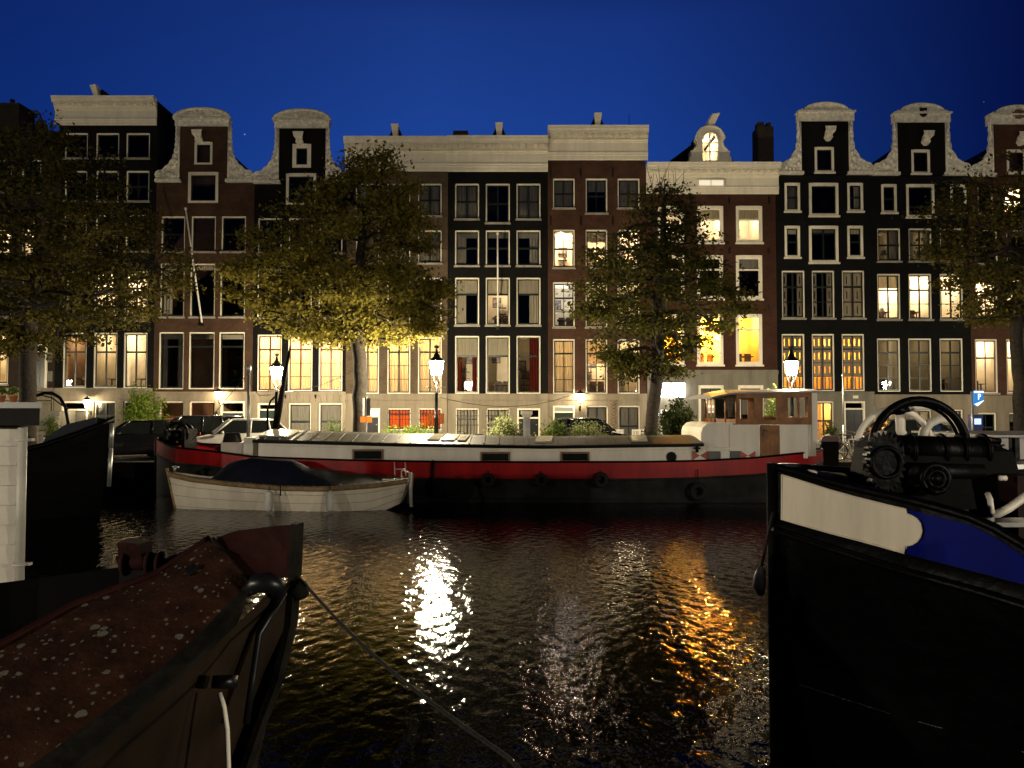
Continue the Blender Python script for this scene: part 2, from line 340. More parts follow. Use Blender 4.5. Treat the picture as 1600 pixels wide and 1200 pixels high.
def windowp(h, x0, y0, x1, y1, nx=2, rows=((.3, 1),), frame='cream', sash='dark_paint', fw=.08, lit=None, blind=0, bmat='blind', curtain=None, cmat='dim_curtain',
           sill=True, shutters=None, furn=None, room='room_white', depth=2.6, bars=False, name='window', transom=None, lightrow=None):
    D = h.D; yc = (y0 + y1) / 2
    X0, X1, Z0, Z1 = px(x0, yc, D), px(x1, yc, D), pz(y1, D), pz(y0, D)
    h.holes.append((X0, X1, Z0, Z1)); rt = h.root
    f = MB(); ya, yb = (D - .015, D + .13) if fw > .09 else (D + .045, D + .15)
    fw = fw if fw > .09 else .06
    f.box(X0, X0 + fw, ya, yb, Z0, Z1); f.box(X1 - fw, X1, ya, yb, Z0, Z1)
    f.box(X0 + fw, X1 - fw, ya - .04, yb, Z1 - fw * 1.15, Z1); f.box(X0 + fw, X1 - fw, ya, yb, Z0, Z0 + fw * .8)
    win = f.build(name, frame, rt)
    a0, a1, b0, b1 = X0 + fw, X1 - fw, Z0 + fw * .8, Z1 - fw * 1.15
    s = MB(); sw = .055; yc0, yc1 = ya + .045, ya + .10
    s.box(a0, a0 + sw, yc0, yc1, b0, b1); s.box(a1 - sw, a1, yc0, yc1, b0, b1)
    s.box(a0 + sw, a1 - sw, yc0, yc1, b0, b0 + sw * 1.2); s.box(a0 + sw, a1 - sw, yc0, yc1, b1 - sw, b1)
    for fr, th in rows:
        z = b1 - fr * (b1 - b0); t = .045 if th else .018
        s.box(a0 + sw, a1 - sw, yc0 - .004, yc1 - .01, z - t, z + t)
    for k in range(1, nx):
        x = a0 + (a1 - a0) * k / nx; t = .042 if nx == 2 and th_mid(h) else .02
        s.box(x - t, x + t, yc0 + .003, yc1 - .004, b0 + sw, b1 - sw)
    s.build('sash', sash, win)
    g = MB(); g.quad((a0, ya + .09, b0), (a1, ya + .09, b0), (a1, ya + .09, b1), (a0, ya + .09, b1)); g.build('pane', 'glass', win)
    if sill:
        q = MB(); q.box(X0 - .05, X1 + .05, D - .10, D - .002, Z0 - .09, Z0 - .001); q.build('sill', frame if fw > .09 else 'sill_grey', win)
    yb = D + .17
    if blind:
        q = MB(); zb = b1 - blind * (b1 - b0); n = 8
        q.box(a0, a1, yb, yb + .012, zb, b1)
        for k in range(n): q.box(a0, a1, yb - .012, yb - .001, zb + (b1 - zb) * k / n, zb + (b1 - zb) * k / n + .015)
        q.build('blind', bmat, win)
    if curtain:
        q = MB(); segs = []
        W = a1 - a0
        if curtain == 'full': segs = [(a0, a0 + W * .49), (a0 + W * .51, a1)]
        elif curtain == 'sides': segs = [(a0, a0 + W * .26), (a1 - W * .26, a1)]
        elif curtain == 'left': segs = [(a0, a0 + W * .45)]
        elif curtain == 'right': segs = [(a1 - W * .45, a1)]
        for u0, u1 in segs:
            n = max(6, int((u1 - u0) / .02)); fr = random.uniform(38, 52); ph = random.random() * 6
            top = [(u0 + (u1 - u0) * k / n, yb + .06 + .03 * math.sin((u0 + (u1 - u0) * k / n) * fr + ph) + .012 * math.sin(k * 1.7), b1) for k in range(n + 1)]
            bot = [(x, y + .01 * math.sin(x * 20), b0) for x, y, z in top]
            q.loft([bot, top], 0, False, False, True)
        q.build('curtain', cmat, win)
    if shutters:
        q = MB(); W = a1 - a0; nr = shutters['rows']; z0 = b0; hh = b1 - b0
        for (u0, u1, r0, r1) in shutters['panels']:
            for r in range(r0, r1):
                c0 = b1 - hh * (r + 1) / nr; c1 = b1 - hh * r / nr
                xa, xb = a0 + W * u0 + .01, a0 + W * u1 - .01; ns = shutters.get('slots', 1); sw_ = .028
                m0, m1 = c0 + (c1 - c0) * .25, c0 + (c1 - c0) * .75
                q.box(xa, xb, yb, yb + .02, c0 + .01, m0); q.box(xa, xb, yb, yb + .02, m1, c1 - .01)
                prev = xa
                for k in range(ns):
                    c = xa + (xb - xa) * (k + .5) / ns
                    q.box(prev, c - sw_, yb, yb + .02, m0 + .001, m1 - .001); prev = c + sw_
                q.box(prev, xb, yb, yb + .02, m0 + .001, m1 - .001)
        if shutters.get('slats'):
            for k in range(5):
                xa = a0 + W * (k + .05) / 5; q.box(xa, xa + W / 5 * .4, yb, yb + .02, b0, b0 + hh / nr - .03)
        q.build('shutter', 'shutter', win)
    if bars:
        q = MB(); n = 7
        for k in range(n):
            x = X0 + (X1 - X0) * (k + .5) / n; q.tube([(x, D - .06, Z0 + .02), (x, D - .06, Z1 - .12)], .013, 5); q.sphere((x, D - .06, Z1 - .09), .035, 5)
        for fz in (.12, .5, .78): q.box(X0, X1, D - .07, D - .05, Z0 + (Z1 - Z0) * fz - .012, Z0 + (Z1 - Z0) * fz + .012)
        q.build('grille', 'iron', win)
    if lit:
        c, p = lit; ry0, ry1 = D + .21, D + .21 + depth; e = .14
        q = MB(); x0_, x1_, z0_, z1_ = X0 - e, X1 + e, Z0 - .25, Z1 + .14
        q.quad((x0_, ry1, z0_), (x1_, ry1, z0_), (x1_, ry1, z1_), (x0_, ry1, z1_))
        q.quad((x0_, ry0, z0_), (x0_, ry1, z0_), (x0_, ry1, z1_), (x0_, ry0, z1_)); q.quad((x1_, ry0, z0_), (x1_, ry1, z0_), (x1_, ry1, z1_), (x1_, ry0, z1_))
        q.quad((x0_, ry0, z1_), (x1_, ry0, z1_), (x1_, ry1, z1_), (x0_, ry1, z1_)); q.quad((x0_, ry0, z0_), (x1_, ry0, z0_), (x1_, ry1, z0_), (x0_, ry1, z0_), 1)
        # front returns beside the window opening
        for k in range(4):
            z = z1_ - .02; q.box(x0_ + .01, x1_ - .01, ry0 + depth * (k + .5) / 4, ry0 + depth * (k + .5) / 4 + .09, z - .09, z)
        rm = q.build('room', [room, 'brown_wood'], rt)
        fb = MB(); rr = random.Random(int(x0 * 7 + y0)); zf = z0_
        kinds = furn if furn is not None else rr.choice(['shelf', 'picture', 'table', 'lamp'])
        kinds = (kinds, rr.choice(['shelf', 'table', 'picture'])) if kinds else ()
        W = x1_ - x0_
        if 'shelf' in kinds:
            xs_ = x0_ + W * rr.uniform(.1, .5)
            for k in range(4): fb.box(xs_, xs_ + .5, ry1 - .3, ry1 - .02, zf + .4 + k * .36, zf + .43 + k * .36)
            for k in range(14): 
                u = xs_ + .02 + rr.random() * .42; z = zf + .43 + rr.randrange(4) * .36; fb.box(u, u + .04, ry1 - .26, ry1 - .05, z + .001, z + .18 + rr.random() * .1, 1)
        if 'picture' in kinds or 'table' in kinds:
            u = x0_ + W * rr.uniform(.15, .5); zc = zf + (z1_ - zf) * rr.uniform(.45, .6); fb.box(u, u + .42, ry1 - .04, ry1 - .01, zc, zc + .5, 1)
            fb.box(u - .03, u + .45, ry1 - .03, ry1 - .012, zc - .03, zc + .53)
        if 'table' in kinds:
            u = x0_ + W * .3; fb.box(u, u + W * .5, ry0 + .6, ry0 + 1.3, zf + .72, zf + .76); fb.box(u + .1, u + .15, ry0 + .8, ry0 + .85, zf, zf + .72); fb.box(u + W * .4, u + W * .4 + .05, ry0 + .8, ry0 + .85, zf, zf + .72)
            for k in range(2):
                v = u + .1 + k * W * .3; fb.box(v, v + .35, ry0 + 1.5, ry0 + 1.54, zf + .4, zf + .95)
        if 'lamp' in kinds:
            u = x0_ + W * rr.uniform(.3, .7); fb.lathe([(.03, 0), (.02, .3), (.02, .55), (.16, .56), (.10, .8), (.0, .8)], (u, ry0 + .5, Z0 - .1), 10, 1)
        if fb.v: fb.build('furniture', ['furniture', 'picture'], rm)
        point_light('ceiling_lamp', ((X0 + X1) / 2 + rr.uniform(-.2, .2), ry0 + depth * .5, z1_ - .42), p * 1.35, c, .07, rt)
    return win
def th_mid(h): return getattr(h, 'thick', False)

def end_house(h, depth=9.0, roof=None):
    D = h.D
    xs = sorted(set(round(v, 5) for r in h.rects for v in r[:2]) | set(round(v, 5) for r in h.holes for v in r[:2]))
    zs = sorted(set(round(v, 5) for r in h.rects for v in r[2:]) | set(round(v, 5) for r in h.holes for v in r[2:]) | ({round(h.zp, 5)} if h.zp > h.base else set()))
    b = MB()
    for i in range(len(xs) - 1):
        for j in range(len(zs) - 1):
            cx, cz = (xs[i] + xs[i + 1]) / 2, (zs[j] + zs[j + 1]) / 2
            if xs[i + 1] - xs[i] < 1e-4 or zs[j + 1] - zs[j] < 1e-4: continue
            if not any(r[0] <= cx <= r[1] and r[2] <= cz <= r[3] for r in h.rects): continue
            if any(r[0] < cx < r[1] and r[2] < cz < r[3] for r in h.holes): continue
            pl = cz < h.zp; y = D - .06 if pl else D
            b.quad((xs[i], y, zs[j]), (xs[i + 1], y, zs[j]), (xs[i + 1], y, zs[j + 1]), (xs[i], y, zs[j + 1]), 1 if pl else 0)
    for x0, x1, z0, z1 in h.holes:
        pl = (z0 + z1) / 2 < h.zp; y0 = D - .06 if pl else D; y1 = D + .20; m = 1 if pl else 0
        b.quad((x0, y0, z0), (x0, y1, z0), (x0, y1, z1), (x0, y0, z1), m); b.quad((x1, y0, z0), (x1, y1, z0), (x1, y1, z1), (x1, y0, z1), m)
        b.quad((x0, y0, z1), (x1, y0, z1), (x1, y1, z1), (x0, y1, z1), m); b.quad((x0, y0, z0), (x1, y0, z0), (x1, y1, z0), (x0, y1, z0), m)
    if h.zp > h.base:
        b.quad((h.X0, D - .06, h.zp), (h.X1, D - .06, h.zp), (h.X1, D, h.zp), (h.X0, D, h.zp), 1)
    r = h.rects[0]
    b.quad((r[0], D, r[2]), (r[0], D + depth, r[2]), (r[0], D + depth, r[3]), (r[0], D, r[3])); b.quad((r[1], D, r[2]), (r[1], D + depth, r[2]), (r[1], D + depth, r[3]), (r[1], D, r[3]))
    b.quad((r[0], D + depth, r[2]), (r[1], D + depth, r[2]), (r[1], D + depth, r[3]), (r[0], D + depth, r[3]))
    for r2 in h.rects[1:]:
        for x in (r2[0], r2[1]): b.quad((x, D, r2[2]), (x, D + .4, r2[2]), (x, D + .4, r2[3]), (x, D, r2[3]))
        b.quad((r2[0], D + .4, r2[2]), (r2[1], D + .4, r2[2]), (r2[1], D + .4, r2[3]), (r2[0], D + .4, r2[3])); b.quad((r2[0], D, r2[3]), (r2[1], D, r2[3]), (r2[1], D + .4, r2[3]), (r2[0], D + .4, r2[3]))
    b.build('wall', [h.wm, h.pm], h.root)
    zt = r[3]; rb = MB()
    if roof is None:      # flat deck behind a cornice
        rb.quad((r[0], D + .02, zt - .03), (r[1], D + .02, zt - .03), (r[1], D + depth, zt - .03), (r[0], D + depth, zt - .03))
    else:
        xc = (r[0] + r[1]) / 2; zr = roof
        rb.prism([(r[0] + .02, zt - .02), (r[1] - .02, zt - .02), (xc, zr)], D + getattr(h, 'roof_y', .42), D + depth)
    h.roof = rb.build('roof', 'roof', h.root)

def cornice(h, x0, x1, y0, y1, proj=.55, modill=True, dent=True, frieze=.3, mt='cream', pat=None):
    D = h.D; X0, X1, Z0, Z1 = px(x0, (y0 + y1) / 2, D), px(x1, (y0 + y1) / 2, D), pz(y1, D), pz(y0, D); hh = Z1 - Z0; p = proj
    prof = [(1, 1.0), (.94, .97), (.90, .90), (.80, .87), (.78, .80), (.46, .78), (.42, .68), (.30, .66), (.30, .60), (.2, .58), (.2, .56 - frieze * .02), (.13, .54), (.13, .27), (.2, .26), (.24, .22), (.2, .2), (.2, .14), (.15, .13), (.15, .02), (.1, 0)]
    poly = [(D - p * a, Z0 + hh * f) for a, f in prof] + [(D + .05, Z0), (D + .05, Z1)]
    b = MB(); b.prismx(poly, X0, X1)
    if dent:
        n = int((X1 - X0) / .11)
        for k in range(n):
            x = X0 + (X1 - X0) * (k + .5) / n; b.box(x - .028, x + .028, D - p * .44, D - p * .30 + .01, Z0 + hh * .605, Z0 + hh * .655)
    if modill:
        n = int((X1 - X0) / .34)
        for k in range(n):
            x = X0 + (X1 - X0) * (k + .5) / n; b.box(x - .07, x + .07, D - p * .76, D - p * .42, Z0 + hh * .69, Z0 + hh * .775)
            b.sphere((x, D - p * .6, Z0 + hh * .685), .05, 5)
    b.build('cornice', mt, h.root)
    return X0, X1, Z0, Z1

def hoist(h, x, y, big=1.0, mt='cream'):
    D = h.D; X, Z = px(x, y, D), pz(y, D); b = MB(); s = big
    b.loft([[(X - .13 * s, D + .02, Z - .3 * s), (X + .13 * s, D + .02, Z - .3 * s), (X + .13 * s, D + .02, Z), (X - .13 * s, D + .02, Z)],
            [(X - .16 * s, D - .3 * s, Z - .12 * s), (X + .16 * s, D - .3 * s, Z - .12 * s), (X + .17 * s, D - .3 * s, Z + .14 * s), (X - .17 * s, D - .3 * s, Z + .14 * s)],
            [(X - .24 * s, D - .42 * s, Z - .02 * s), (X + .24 * s, D - .42 * s, Z - .02 * s), (X + .28 * s, D - .42 * s, Z + .22 * s), (X - .28 * s, D - .42 * s, Z + .22 * s)]])
    b.prism([(X - .08, Z - .42 * s), (X + .08, Z - .42 * s), (X + .2 * s, Z - .26 * s), (X + .14 * s, Z - .06), (X - .14 * s, Z - .06), (X - .2 * s, Z - .26 * s)], D - .2, D - .002)
    b.tube([(X, D - .36 * s, Z - .04 * s), (X, D - .36 * s, Z - .16 * s)], .03, 6)
    b.build('hoist_beam', mt, h.root)

def roof_hoist(h, x, y0, y1, mt='cream'):     # beam standing proud of a flat cornice: white front block, dark housing behind
    D = h.D; X = px(x, y0, D); Z0, Z1 = pz(y1, D), pz(y0, D); b = MB()
    b.loft([[(X - .11, D - .3, Z0 - .05), (X + .11, D - .3, Z0 - .05), (X + .11, D - .1, Z0 - .05), (X - .11, D - .1, Z0 - .05)],
            [(X - .2, D - .55, Z1), (X + .2, D - .55, Z1), (X + .2, D - .2, Z1), (X - .2, D - .2, Z1)]])
    b.build('hoist_beam', mt, h.root)
    b = MB(); b.prism([(X - .45, Z0 - .1), (X + .45, Z0 - .1), (X + .12, Z1 + .03), (X - .12, Z1 + .03)], D - .08, D + 3)
    b.build('hoist_housing', 'roof', h.root)

def neck_gable(h, xn0, xn1, yn, xf0, xf1, yf, ped, bumps=7, style='fan', emblem=None, mt='old_cream'):
    """neck up to pixel row yn, claw pieces down to the shoulders (yf) and a curved pediment (x0,x1,ytop,ybase)"""
    D = h.D; ym = (yn + yf) / 2; A0, A1, ZN, ZF = px(xn0, ym, D), px(xn1, ym, D), pz(yn, D), pz(yf, D)
    h.rects.append((A0, A1, ZF - .01, ZN))
    for sgn, A, Fx in ((-1, A0, px(xf0, ym, D)), (1, A1, px(xf1, ym, D))):
        W = abs(Fx - A); Hh = ZN - ZF; poly = [(A, ZF + .12), (A + sgn * W, ZF + .12)]
        n = 60
        for k in range(n + 1):
            t = k / n; wv = W * (.96 * (1 - t) ** 4.8) + .14; z = ZF + .12 + .22 + (Hh - .34) * t
            wv += .085 * abs(math.sin(t * math.pi * bumps)) * (1.15 - t * .8)
            poly.append((A + sgn * min(wv, W), z))
        poly.append((A, ZN))
        b = MB(); b.prism(poly if sgn > 0 else poly[::-1], D - .05, D + .16)
        # raised edge, scroll and leaf knobs
        edge = [(x, D - .07, z) for x, z in poly[2:-1]]
        b.tube(edge, .05, 6); b.tube([(A + sgn * .05, D - .06, ZF + .12), (A + sgn * .05, D - .06, ZN)], .045, 6)
        sx_ = A + sgn * (W - .24)
        for rr in (.22, .12): b.torus((sx_, D - .08, ZF + .36), rr, .05, 'y', 16, 6)
        for k in range(16):
            t = random.random() ** 1.5; b.sphere((A + sgn * (.12 + random.random() * W * .75 * (1 - t) ** 3), D - .06, ZF + .22 + Hh * .8 * t), .07 + .06 * random.random(), 6, 0, (1, .8, 1.3))
        b.box(min(A - sgn * .08, Fx), max(A - sgn * .08, Fx), D - .16, D + .16, ZF - .04, ZF + .12)
        b.build('gable_claw', mt, h.root)
    x0, x1, yt, yb = ped; B0, B1, ZT, ZB = px(x0, (yt + yb) / 2, D), px(x1, (yt + yb) / 2, D), pz(yt, D), pz(yb, D)
    b = MB(); c = (B0 + B1) / 2; hw = (B1 - B0) / 2; rise = ZT - ZB
    bandh = .28 if style == 'fan' else .42
    b.box(B0 + .05, B1 - .05, D - .10, D + .3, ZB - .02, ZB + bandh)
    if style == 'fan':
        b.box(B0, B1, D - .2, D + .3, ZB + bandh, ZB + bandh + .1)
        z0 = ZB + bandh + .1; rz = ZT - z0
        arc = [(c + hw * math.cos(a), z0 + rz * math.sin(a)) for a in np.linspace(0, math.pi, 25)]
        b.prism([(c + hw * .97 * math.cos(a), z0 + rz * .95 * math.sin(a)) for a in np.linspace(0, math.pi, 25)], D - .08, D + .3)
        b.tube([(x, D - .14, z) for x, z in arc], .085, 6)
        for k in range(11):
            a = math.pi * (k + .5) / 11; b.tube([(c, D - .09, z0 + .05), (c + hw * .78 * math.cos(a), D - .1, z0 + rz * .72 * math.sin(a) + .04)], [.03, .06], 5)
        b.sphere((c, D - .1, z0 + .1), .14, 8)
    else:
        b.box(B0, B1, D - .22, D + .3, ZB + bandh, ZB + bandh + .08)
        z0 = ZB + bandh + .08; rz = ZT - z0; hw2 = hw * .76
        arc = [(c + hw2 * math.cos(a), z0 + rz * math.sin(a)) for a in np.linspace(0, math.pi, 25)]
        ear = [(c + hw * .98, z0 + .02), (c + hw2 + .08, z0 + .16)]
        b.prism([(c + hw * .98, z0), ear[1]] + arc + [(2 * c - ear[1][0], ear[1][1]), (c - hw * .98, z0)], D - .08, D + .3)
        b.tube([(x, D - .1, z) for x, z in arc], .06, 6)
        b.tube([(x, D - .09, z0 + (z - z0) * .82) for x, z in arc], .025, 5)
    pd = b.build('pediment', mt, h.root)
    if emblem:
        q = MB(); zc = ZB + (ZT - ZB) * .52; xe = px(emblem[1], (yt + yb) / 2, D)
        if emblem[0] == 'shield':
            sh = [(-.2, .22), (-.12, .25), (0, .21), (.12, .25), (.2, .22), (.17, .05), (.2, -.12), (.1, -.24), (0, -.27), (-.1, -.24), (-.2, -.12), (-.17, .05)]
            q.prism([(xe + a, zc + b_) for a, b_ in sh], D - .13, D - .07)
            q.prism([(xe - .11, zc - .12), (xe + .1, zc + .02), (xe + .13, zc + .08), (xe - .02, zc + .05), (xe - .12, zc - .05)], D - .15, D - .132, 1)
        else:
            q.torus((xe, D - .1, zc), .2, .06, 'y', 18, 6); q.sphere((xe, D - .1, zc), .13, 8)
            for k in range(9): a = k * 2 * math.pi / 9; q.sphere((xe + .3 * math.cos(a), D - .1, zc + .22 * math.sin(a)), .06, 5)
        q.build('emblem', ['iron' if emblem[0] == 'shield' else 'brown_wood', 'cream'], pd)
    return ZN

def stringcourse(h, y, th=.22, x0=None, x1=None, mt=None):
    z = pz(y, h.D); b = MB(); b.box(h.X0 if x0 is None else x0, h.X1 if x1 is None else x1, h.D - .15, h.D - .062, z - th, z)
    b.build('plinth_band', mt or h.pm, h.root)

def door(h, x0, y0, x1, y1, mt='door_black', light=.18, lit=None, panels=True):
    D = h.D; yc = (y0 + y1) / 2; X0, X1, Z0, Z1 = px(x0, yc, D), px(x1, yc, D), max(pz(y1, D), h.base), pz(y0, D)
    h.holes.append((X0, X1, Z0, Z1)); f = .09; b = MB()
    b.box(X0, X0 + f, D - .08, D + .12, Z0, Z1); b.box(X1 - f, X1, D - .08, D + .12, Z0, Z1); b.box(X0 + f, X1 - f, D - .08, D + .12, Z1 - f, Z1)
    zl = Z1 - f - light * (Z1 - Z0); b.box(X0 + f, X1 - f, D - .06, D + .12, zl - .08, zl)
    fr = b.build('door_frame', 'cream', h.root)
    g = MB(); g.quad((X0 + f, D + .05, zl), (X1 - f, D + .05, zl), (X1 - f, D + .05, Z1 - f), (X0 + f, D + .05, Z1 - f))
    g.build('transom_pane', 'glass' if not lit else lit, fr)
    d = MB(); d.box(X0 + f, X1 - f, D + .02, D + .07, Z0, zl - .08)
    if panels:
        for u in (0, 1):
            for v0, v1 in ((.08, .45), (.52, .92)):
                w_ = (X1 - X0 - 2 * f); xa = X0 + f + w_ * (.1 + .45 * u); zz = zl - .08 - Z0
                d.box(xa, xa + w_ * .36, D + .005, D + .019, Z0 + zz * v0, Z0 + zz * v1)
    dr = d.build('door', mt, h.root)
    k = MB(); k.sphere((X1 - f - .1, D - .02, Z0 + 1.0), .035, 6); k.build('handle', 'steel', dr)
    return dr

WARM = (1, .78, .47); YEL = (1, .66, .20); WHT = (1, .82, .58); ORG = (1, .50, .12); COOL = (.85, .9, 1.0)
T4 = ((.25, 1), (.5, 0), (.75, 0)); T3 = ((.33, 1), (.66, 0)); T2 = ((.34, 1),); TH = ((.5, 1),)
H_ALL = []

# house 0: dark brown at the left edge, behind the tree
h = begin_house('dark brown brick house at the far left edge behind the big tree, with stoop railings', -150, 88, 205, 'dark_brown_brick', 606)
for x in (-110, -60, -14):
    windowp(h, x, 345, x + 32, 398, lit=(WHT, 60) if x == -14 else None, room='room_white'); windowp(h, x, 425, x + 32, 495); windowp(h, x, 250, x + 32, 300)
windowp(h, 34, 345, 60, 398, lit=(WHT, 70)); windowp(h, 34, 425, 64, 495); windowp(h, 34, 250, 64, 300)
windowp(h, -60, 520, -30, 600); windowp(h, -18, 520, 13, 600, lit=(WARM, 60), curtain='sides', cmat='curtain', rows=T2)
door(h, 52, 538, 74, 606, 'door_black', .12)
windowp(h, -18, 640, 14, 690)
for yy in (558, 588):     # small pale plates by the door
    b = MB(); b.box(px(74.5, yy, FY), px(82, yy, FY), FY - .03, FY - .002, pz(yy + 8, FY), pz(yy - 8, FY)); b.build('wall_plate', 'grey_blind', h.root)
stringcourse(h, 606); end_house(h, roof=None)
b = MB(); b.box(px(-4, 200, 41), px(29, 200, 41), 41, 42.4, pz(215, 41), pz(163, 41)); b.box(px(-6, 200, 41), px(31, 200, 41), 40.9, 42.5, pz(168, 41), pz(163, 41) + .05)
b.lathe([(.12, 0), (.12, .5)], (px(8, 160, 41), 41.6, pz(163, 41)), 8); b.build('chimney', 'chimney', h.roof)
b = MB(); b.box(px(42, 200, 41), px(50, 200, 41), 41, 41.6, pz(215, 41), pz(192, 41)); b.box(px(55, 200, 41), px(64, 200, 41), 41, 41.6, pz(215, 41), pz(189, 41)); b.build('chimney', 'chimney', h.roof)
# stoop
b = MB()
for k in range(7): b.box(px(-10, 600, 38), px(84, 600, 38) , 36.6 + k * .32, 36.92 + k * .32, QZ + .12, QZ + .12 + .24 * (k + 1))
b.box(px(-10, 600, 38), px(84, 600, 38), 38.84, 39.92, QZ + .12, QZ + 1.83); b.build('stoop', 'grey_stone', h.root)
b = MB()
for xx in (2, 30, 56, 80):
    X = px(xx, 600, 38.9); b.tube([(X, 38.95, QZ + 1.83), (X, 38.95, QZ + 2.85)], .025, 6)
for zz in (2.8, 2.35): b.tube([(px(2, 600, 38.9), 38.95, QZ + zz), (px(80, 600, 38.9), 38.95, QZ + zz)], .022, 6)
b.build('stoop_railing', 'iron', h.root)

# house 1: black, cornice, x 95-242
h = begin_house('tall black brick house with broad cream cornice, left of the brown neck-gabled house', 88.5, 242, 158, 'black_brick', 606)
h.thick = True
for (xa, xb) in ((101, 137), (150, 186), (197, 234)):
    windowp(h, xa, 208, xb, 247, nx=1, rows=()); windowp(h, xa, 267, xb - 1, 314, rows=TH); windowp(h, xa - 1, 336, xb - 2, 392, rows=TH)
windowp(h, 104, 424, 140, 500, rows=T2)
windowp(h, 147, 424, 184, 500, rows=T2, lit=(WHT, 75), furn='lamp'); windowp(h, 194, 424, 231, 500, rows=T2, lit=(WHT, 85), furn='table')
windowp(h, 98, 520, 135, 606, rows=T2, lit=(WARM, 22), furn='lamp', room='room_brown'); windowp(h, 146, 520, 183, 606, rows=T2, lit=(WARM, 34), furn='picture'); windowp(h, 193, 520, 230, 606, rows=T2, lit=(WHT, 55), furn='shelf')
door(h, 97, 627, 138, 700, 'grey_blind', .14); windowp(h, 147, 627, 181, 672, blind=.6, bmat='grey_blind', rows=TH); windowp(h, 193, 627, 228, 672, rows=TH)
stringcourse(h, 607, .12); end_house(h); cornice(h, 87, 245.5, 155, 196, .5, True, False)
D = FY; b = MB(); X, Z = px(158, 150, D), pz(155, D)
b.loft([[(X - .18, D - .35, Z), (X + .05, D - .35, Z), (X + .05, D - .1, Z), (X - .18, D - .1, Z)], [(X - .3, D - .6, Z + .5), (X, D - .6, Z + .56), (X + .02, D - .2, Z + .56), (X - .3, D - .2, Z + .5)]]); b.build('hoist_beam', 'cream', h.root)
b = MB(); b.prism([(X - .05, Z - .05), (X + .75, Z - .05), (X + .1, Z + .5), (X - .05, Z + .4)], D - .08, D + 2.4); b.build('hoist_housing', 'roof', h.root)

# house 2: brown neck gable, x 242-397
h = begin_house('brown brick neck-gabled house with a fan-shaped pediment and slanting flagpole', 242, 396, 286, 'brown_brick', 612)
ZN = neck_gable(h, 281, 356, 197, 244, 396, 284, (273, 360, 171, 197), 9)
windowp(h, 304, 222, 332, 257, nx=1, rows=(), fw=.12, sill=False); windowp(h, 294, 269, 341, 317, nx=1, rows=(), fw=.14, sill=False)
for i, (xa, xb) in enumerate(((252, 289), (299, 337), (346, 384))):
    windowp(h, xa, 338, xb, 393, rows=TH, nx=1); windowp(h, xa - 2, 412, xb - 1, 495, nx=1, rows=(), blind=.09, curtain='left' if i == 0 else None)
    windowp(h, xa - 4, 519, xb - 2, 608, nx=1, rows=((.24, 1),), blind=.10, sill=False, curtain='sides' if i == 0 else None, cmat='dim_curtain')
windowp(h, 249, 627, 287, 690, nx=1, rows=((.38, 1),), sash='maroon', blind=.35, bmat='plank_blind', sill=False, lit=(ORG, 14), room='room_brown', furn='lamp')
windowp(h, 296, 627, 336, 690, nx=1, rows=((.38, 1),), sash='maroon', blind=.35, bmat='plank_blind', sill=False, lit=(ORG, 18), room='room_brown', furn='picture')
door(h, 345, 627, 383, 700, 'door_black', .2)
stringcourse(h, 612, .12); hoist(h, 312, 213); end_house(h, roof=ZN - .25)
b = MB(); b.box(px(337, 650, FY), px(340.5, 650, FY), FY - .09, FY - .061, pz(655, FY), pz(643, FY)); b.build('doorbell_panel', 'iron', h.root)

# house 3: black neck gable, x 396-541
h = begin_house('black neck-gabled house whose tall ground-floor windows glow behind curtains', 396, 541, 288, 'black_brick', 612, 'stone'); h.thick = True
ZN = neck_gable(h, 436, 509, 200, 397, 543, 286, (428, 516, 173, 200), 9)
windowp(h, 457, 225, 486, 262, nx=1, rows=(), fw=.2, sill=False); windowp(h, 447, 271, 494, 320, nx=1, rows=(), fw=.14, sill=False)
for xa, xb in ((403, 440), (451, 488), (499, 535)):
    windowp(h, xa, 341, xb, 395, rows=TH); windowp(h, xa - 1, 420, xb - 1, 497, rows=T2)
    windowp(h, xa - 1, 523, xb, 611, rows=T4, sash='maroon', lit=(WARM, 330), curtain='full', cmat='curtain', sill=False, furn='')
door(h, 403, 630, 437, 700, 'door_green', .1); windowp(h, 451, 630, 486, 700, nx=1, rows=((.4, 1),), blind=.97, bmat='grey_blind', sill=False); windowp(h, 498, 630, 535, 700, nx=1, rows=((.4, 1),), blind=.97, bmat='grey_blind', sill=False)
stringcourse(h, 612, .16); hoist(h, 469, 216); end_house(h, roof=ZN - .25)
b = MB(); D = FY      # rusticated voussoirs and courses
for k in range(15):
    x = px(400 + k * 9.4, 620, D); lean = ((k % 5) - 2) * .05; b.prism([(x + .02, pz(628, D)), (x + .28, pz(628, D)), (x + .28 + lean, pz(616, D)), (x + .02 + lean, pz(616, D))], D - .11, D - .062)
for xa, xb in ((397, 402), (438.5, 449.5), (487, 497), (536, 541)):
    for yy in range(629, 696, 14): b.box(px(xa, 650, D), px(xb, 650, D), D - .10, D - .062, pz(yy + 13, D), pz(yy, D))
b.build('rusticated_stone', 'stone', h.root)

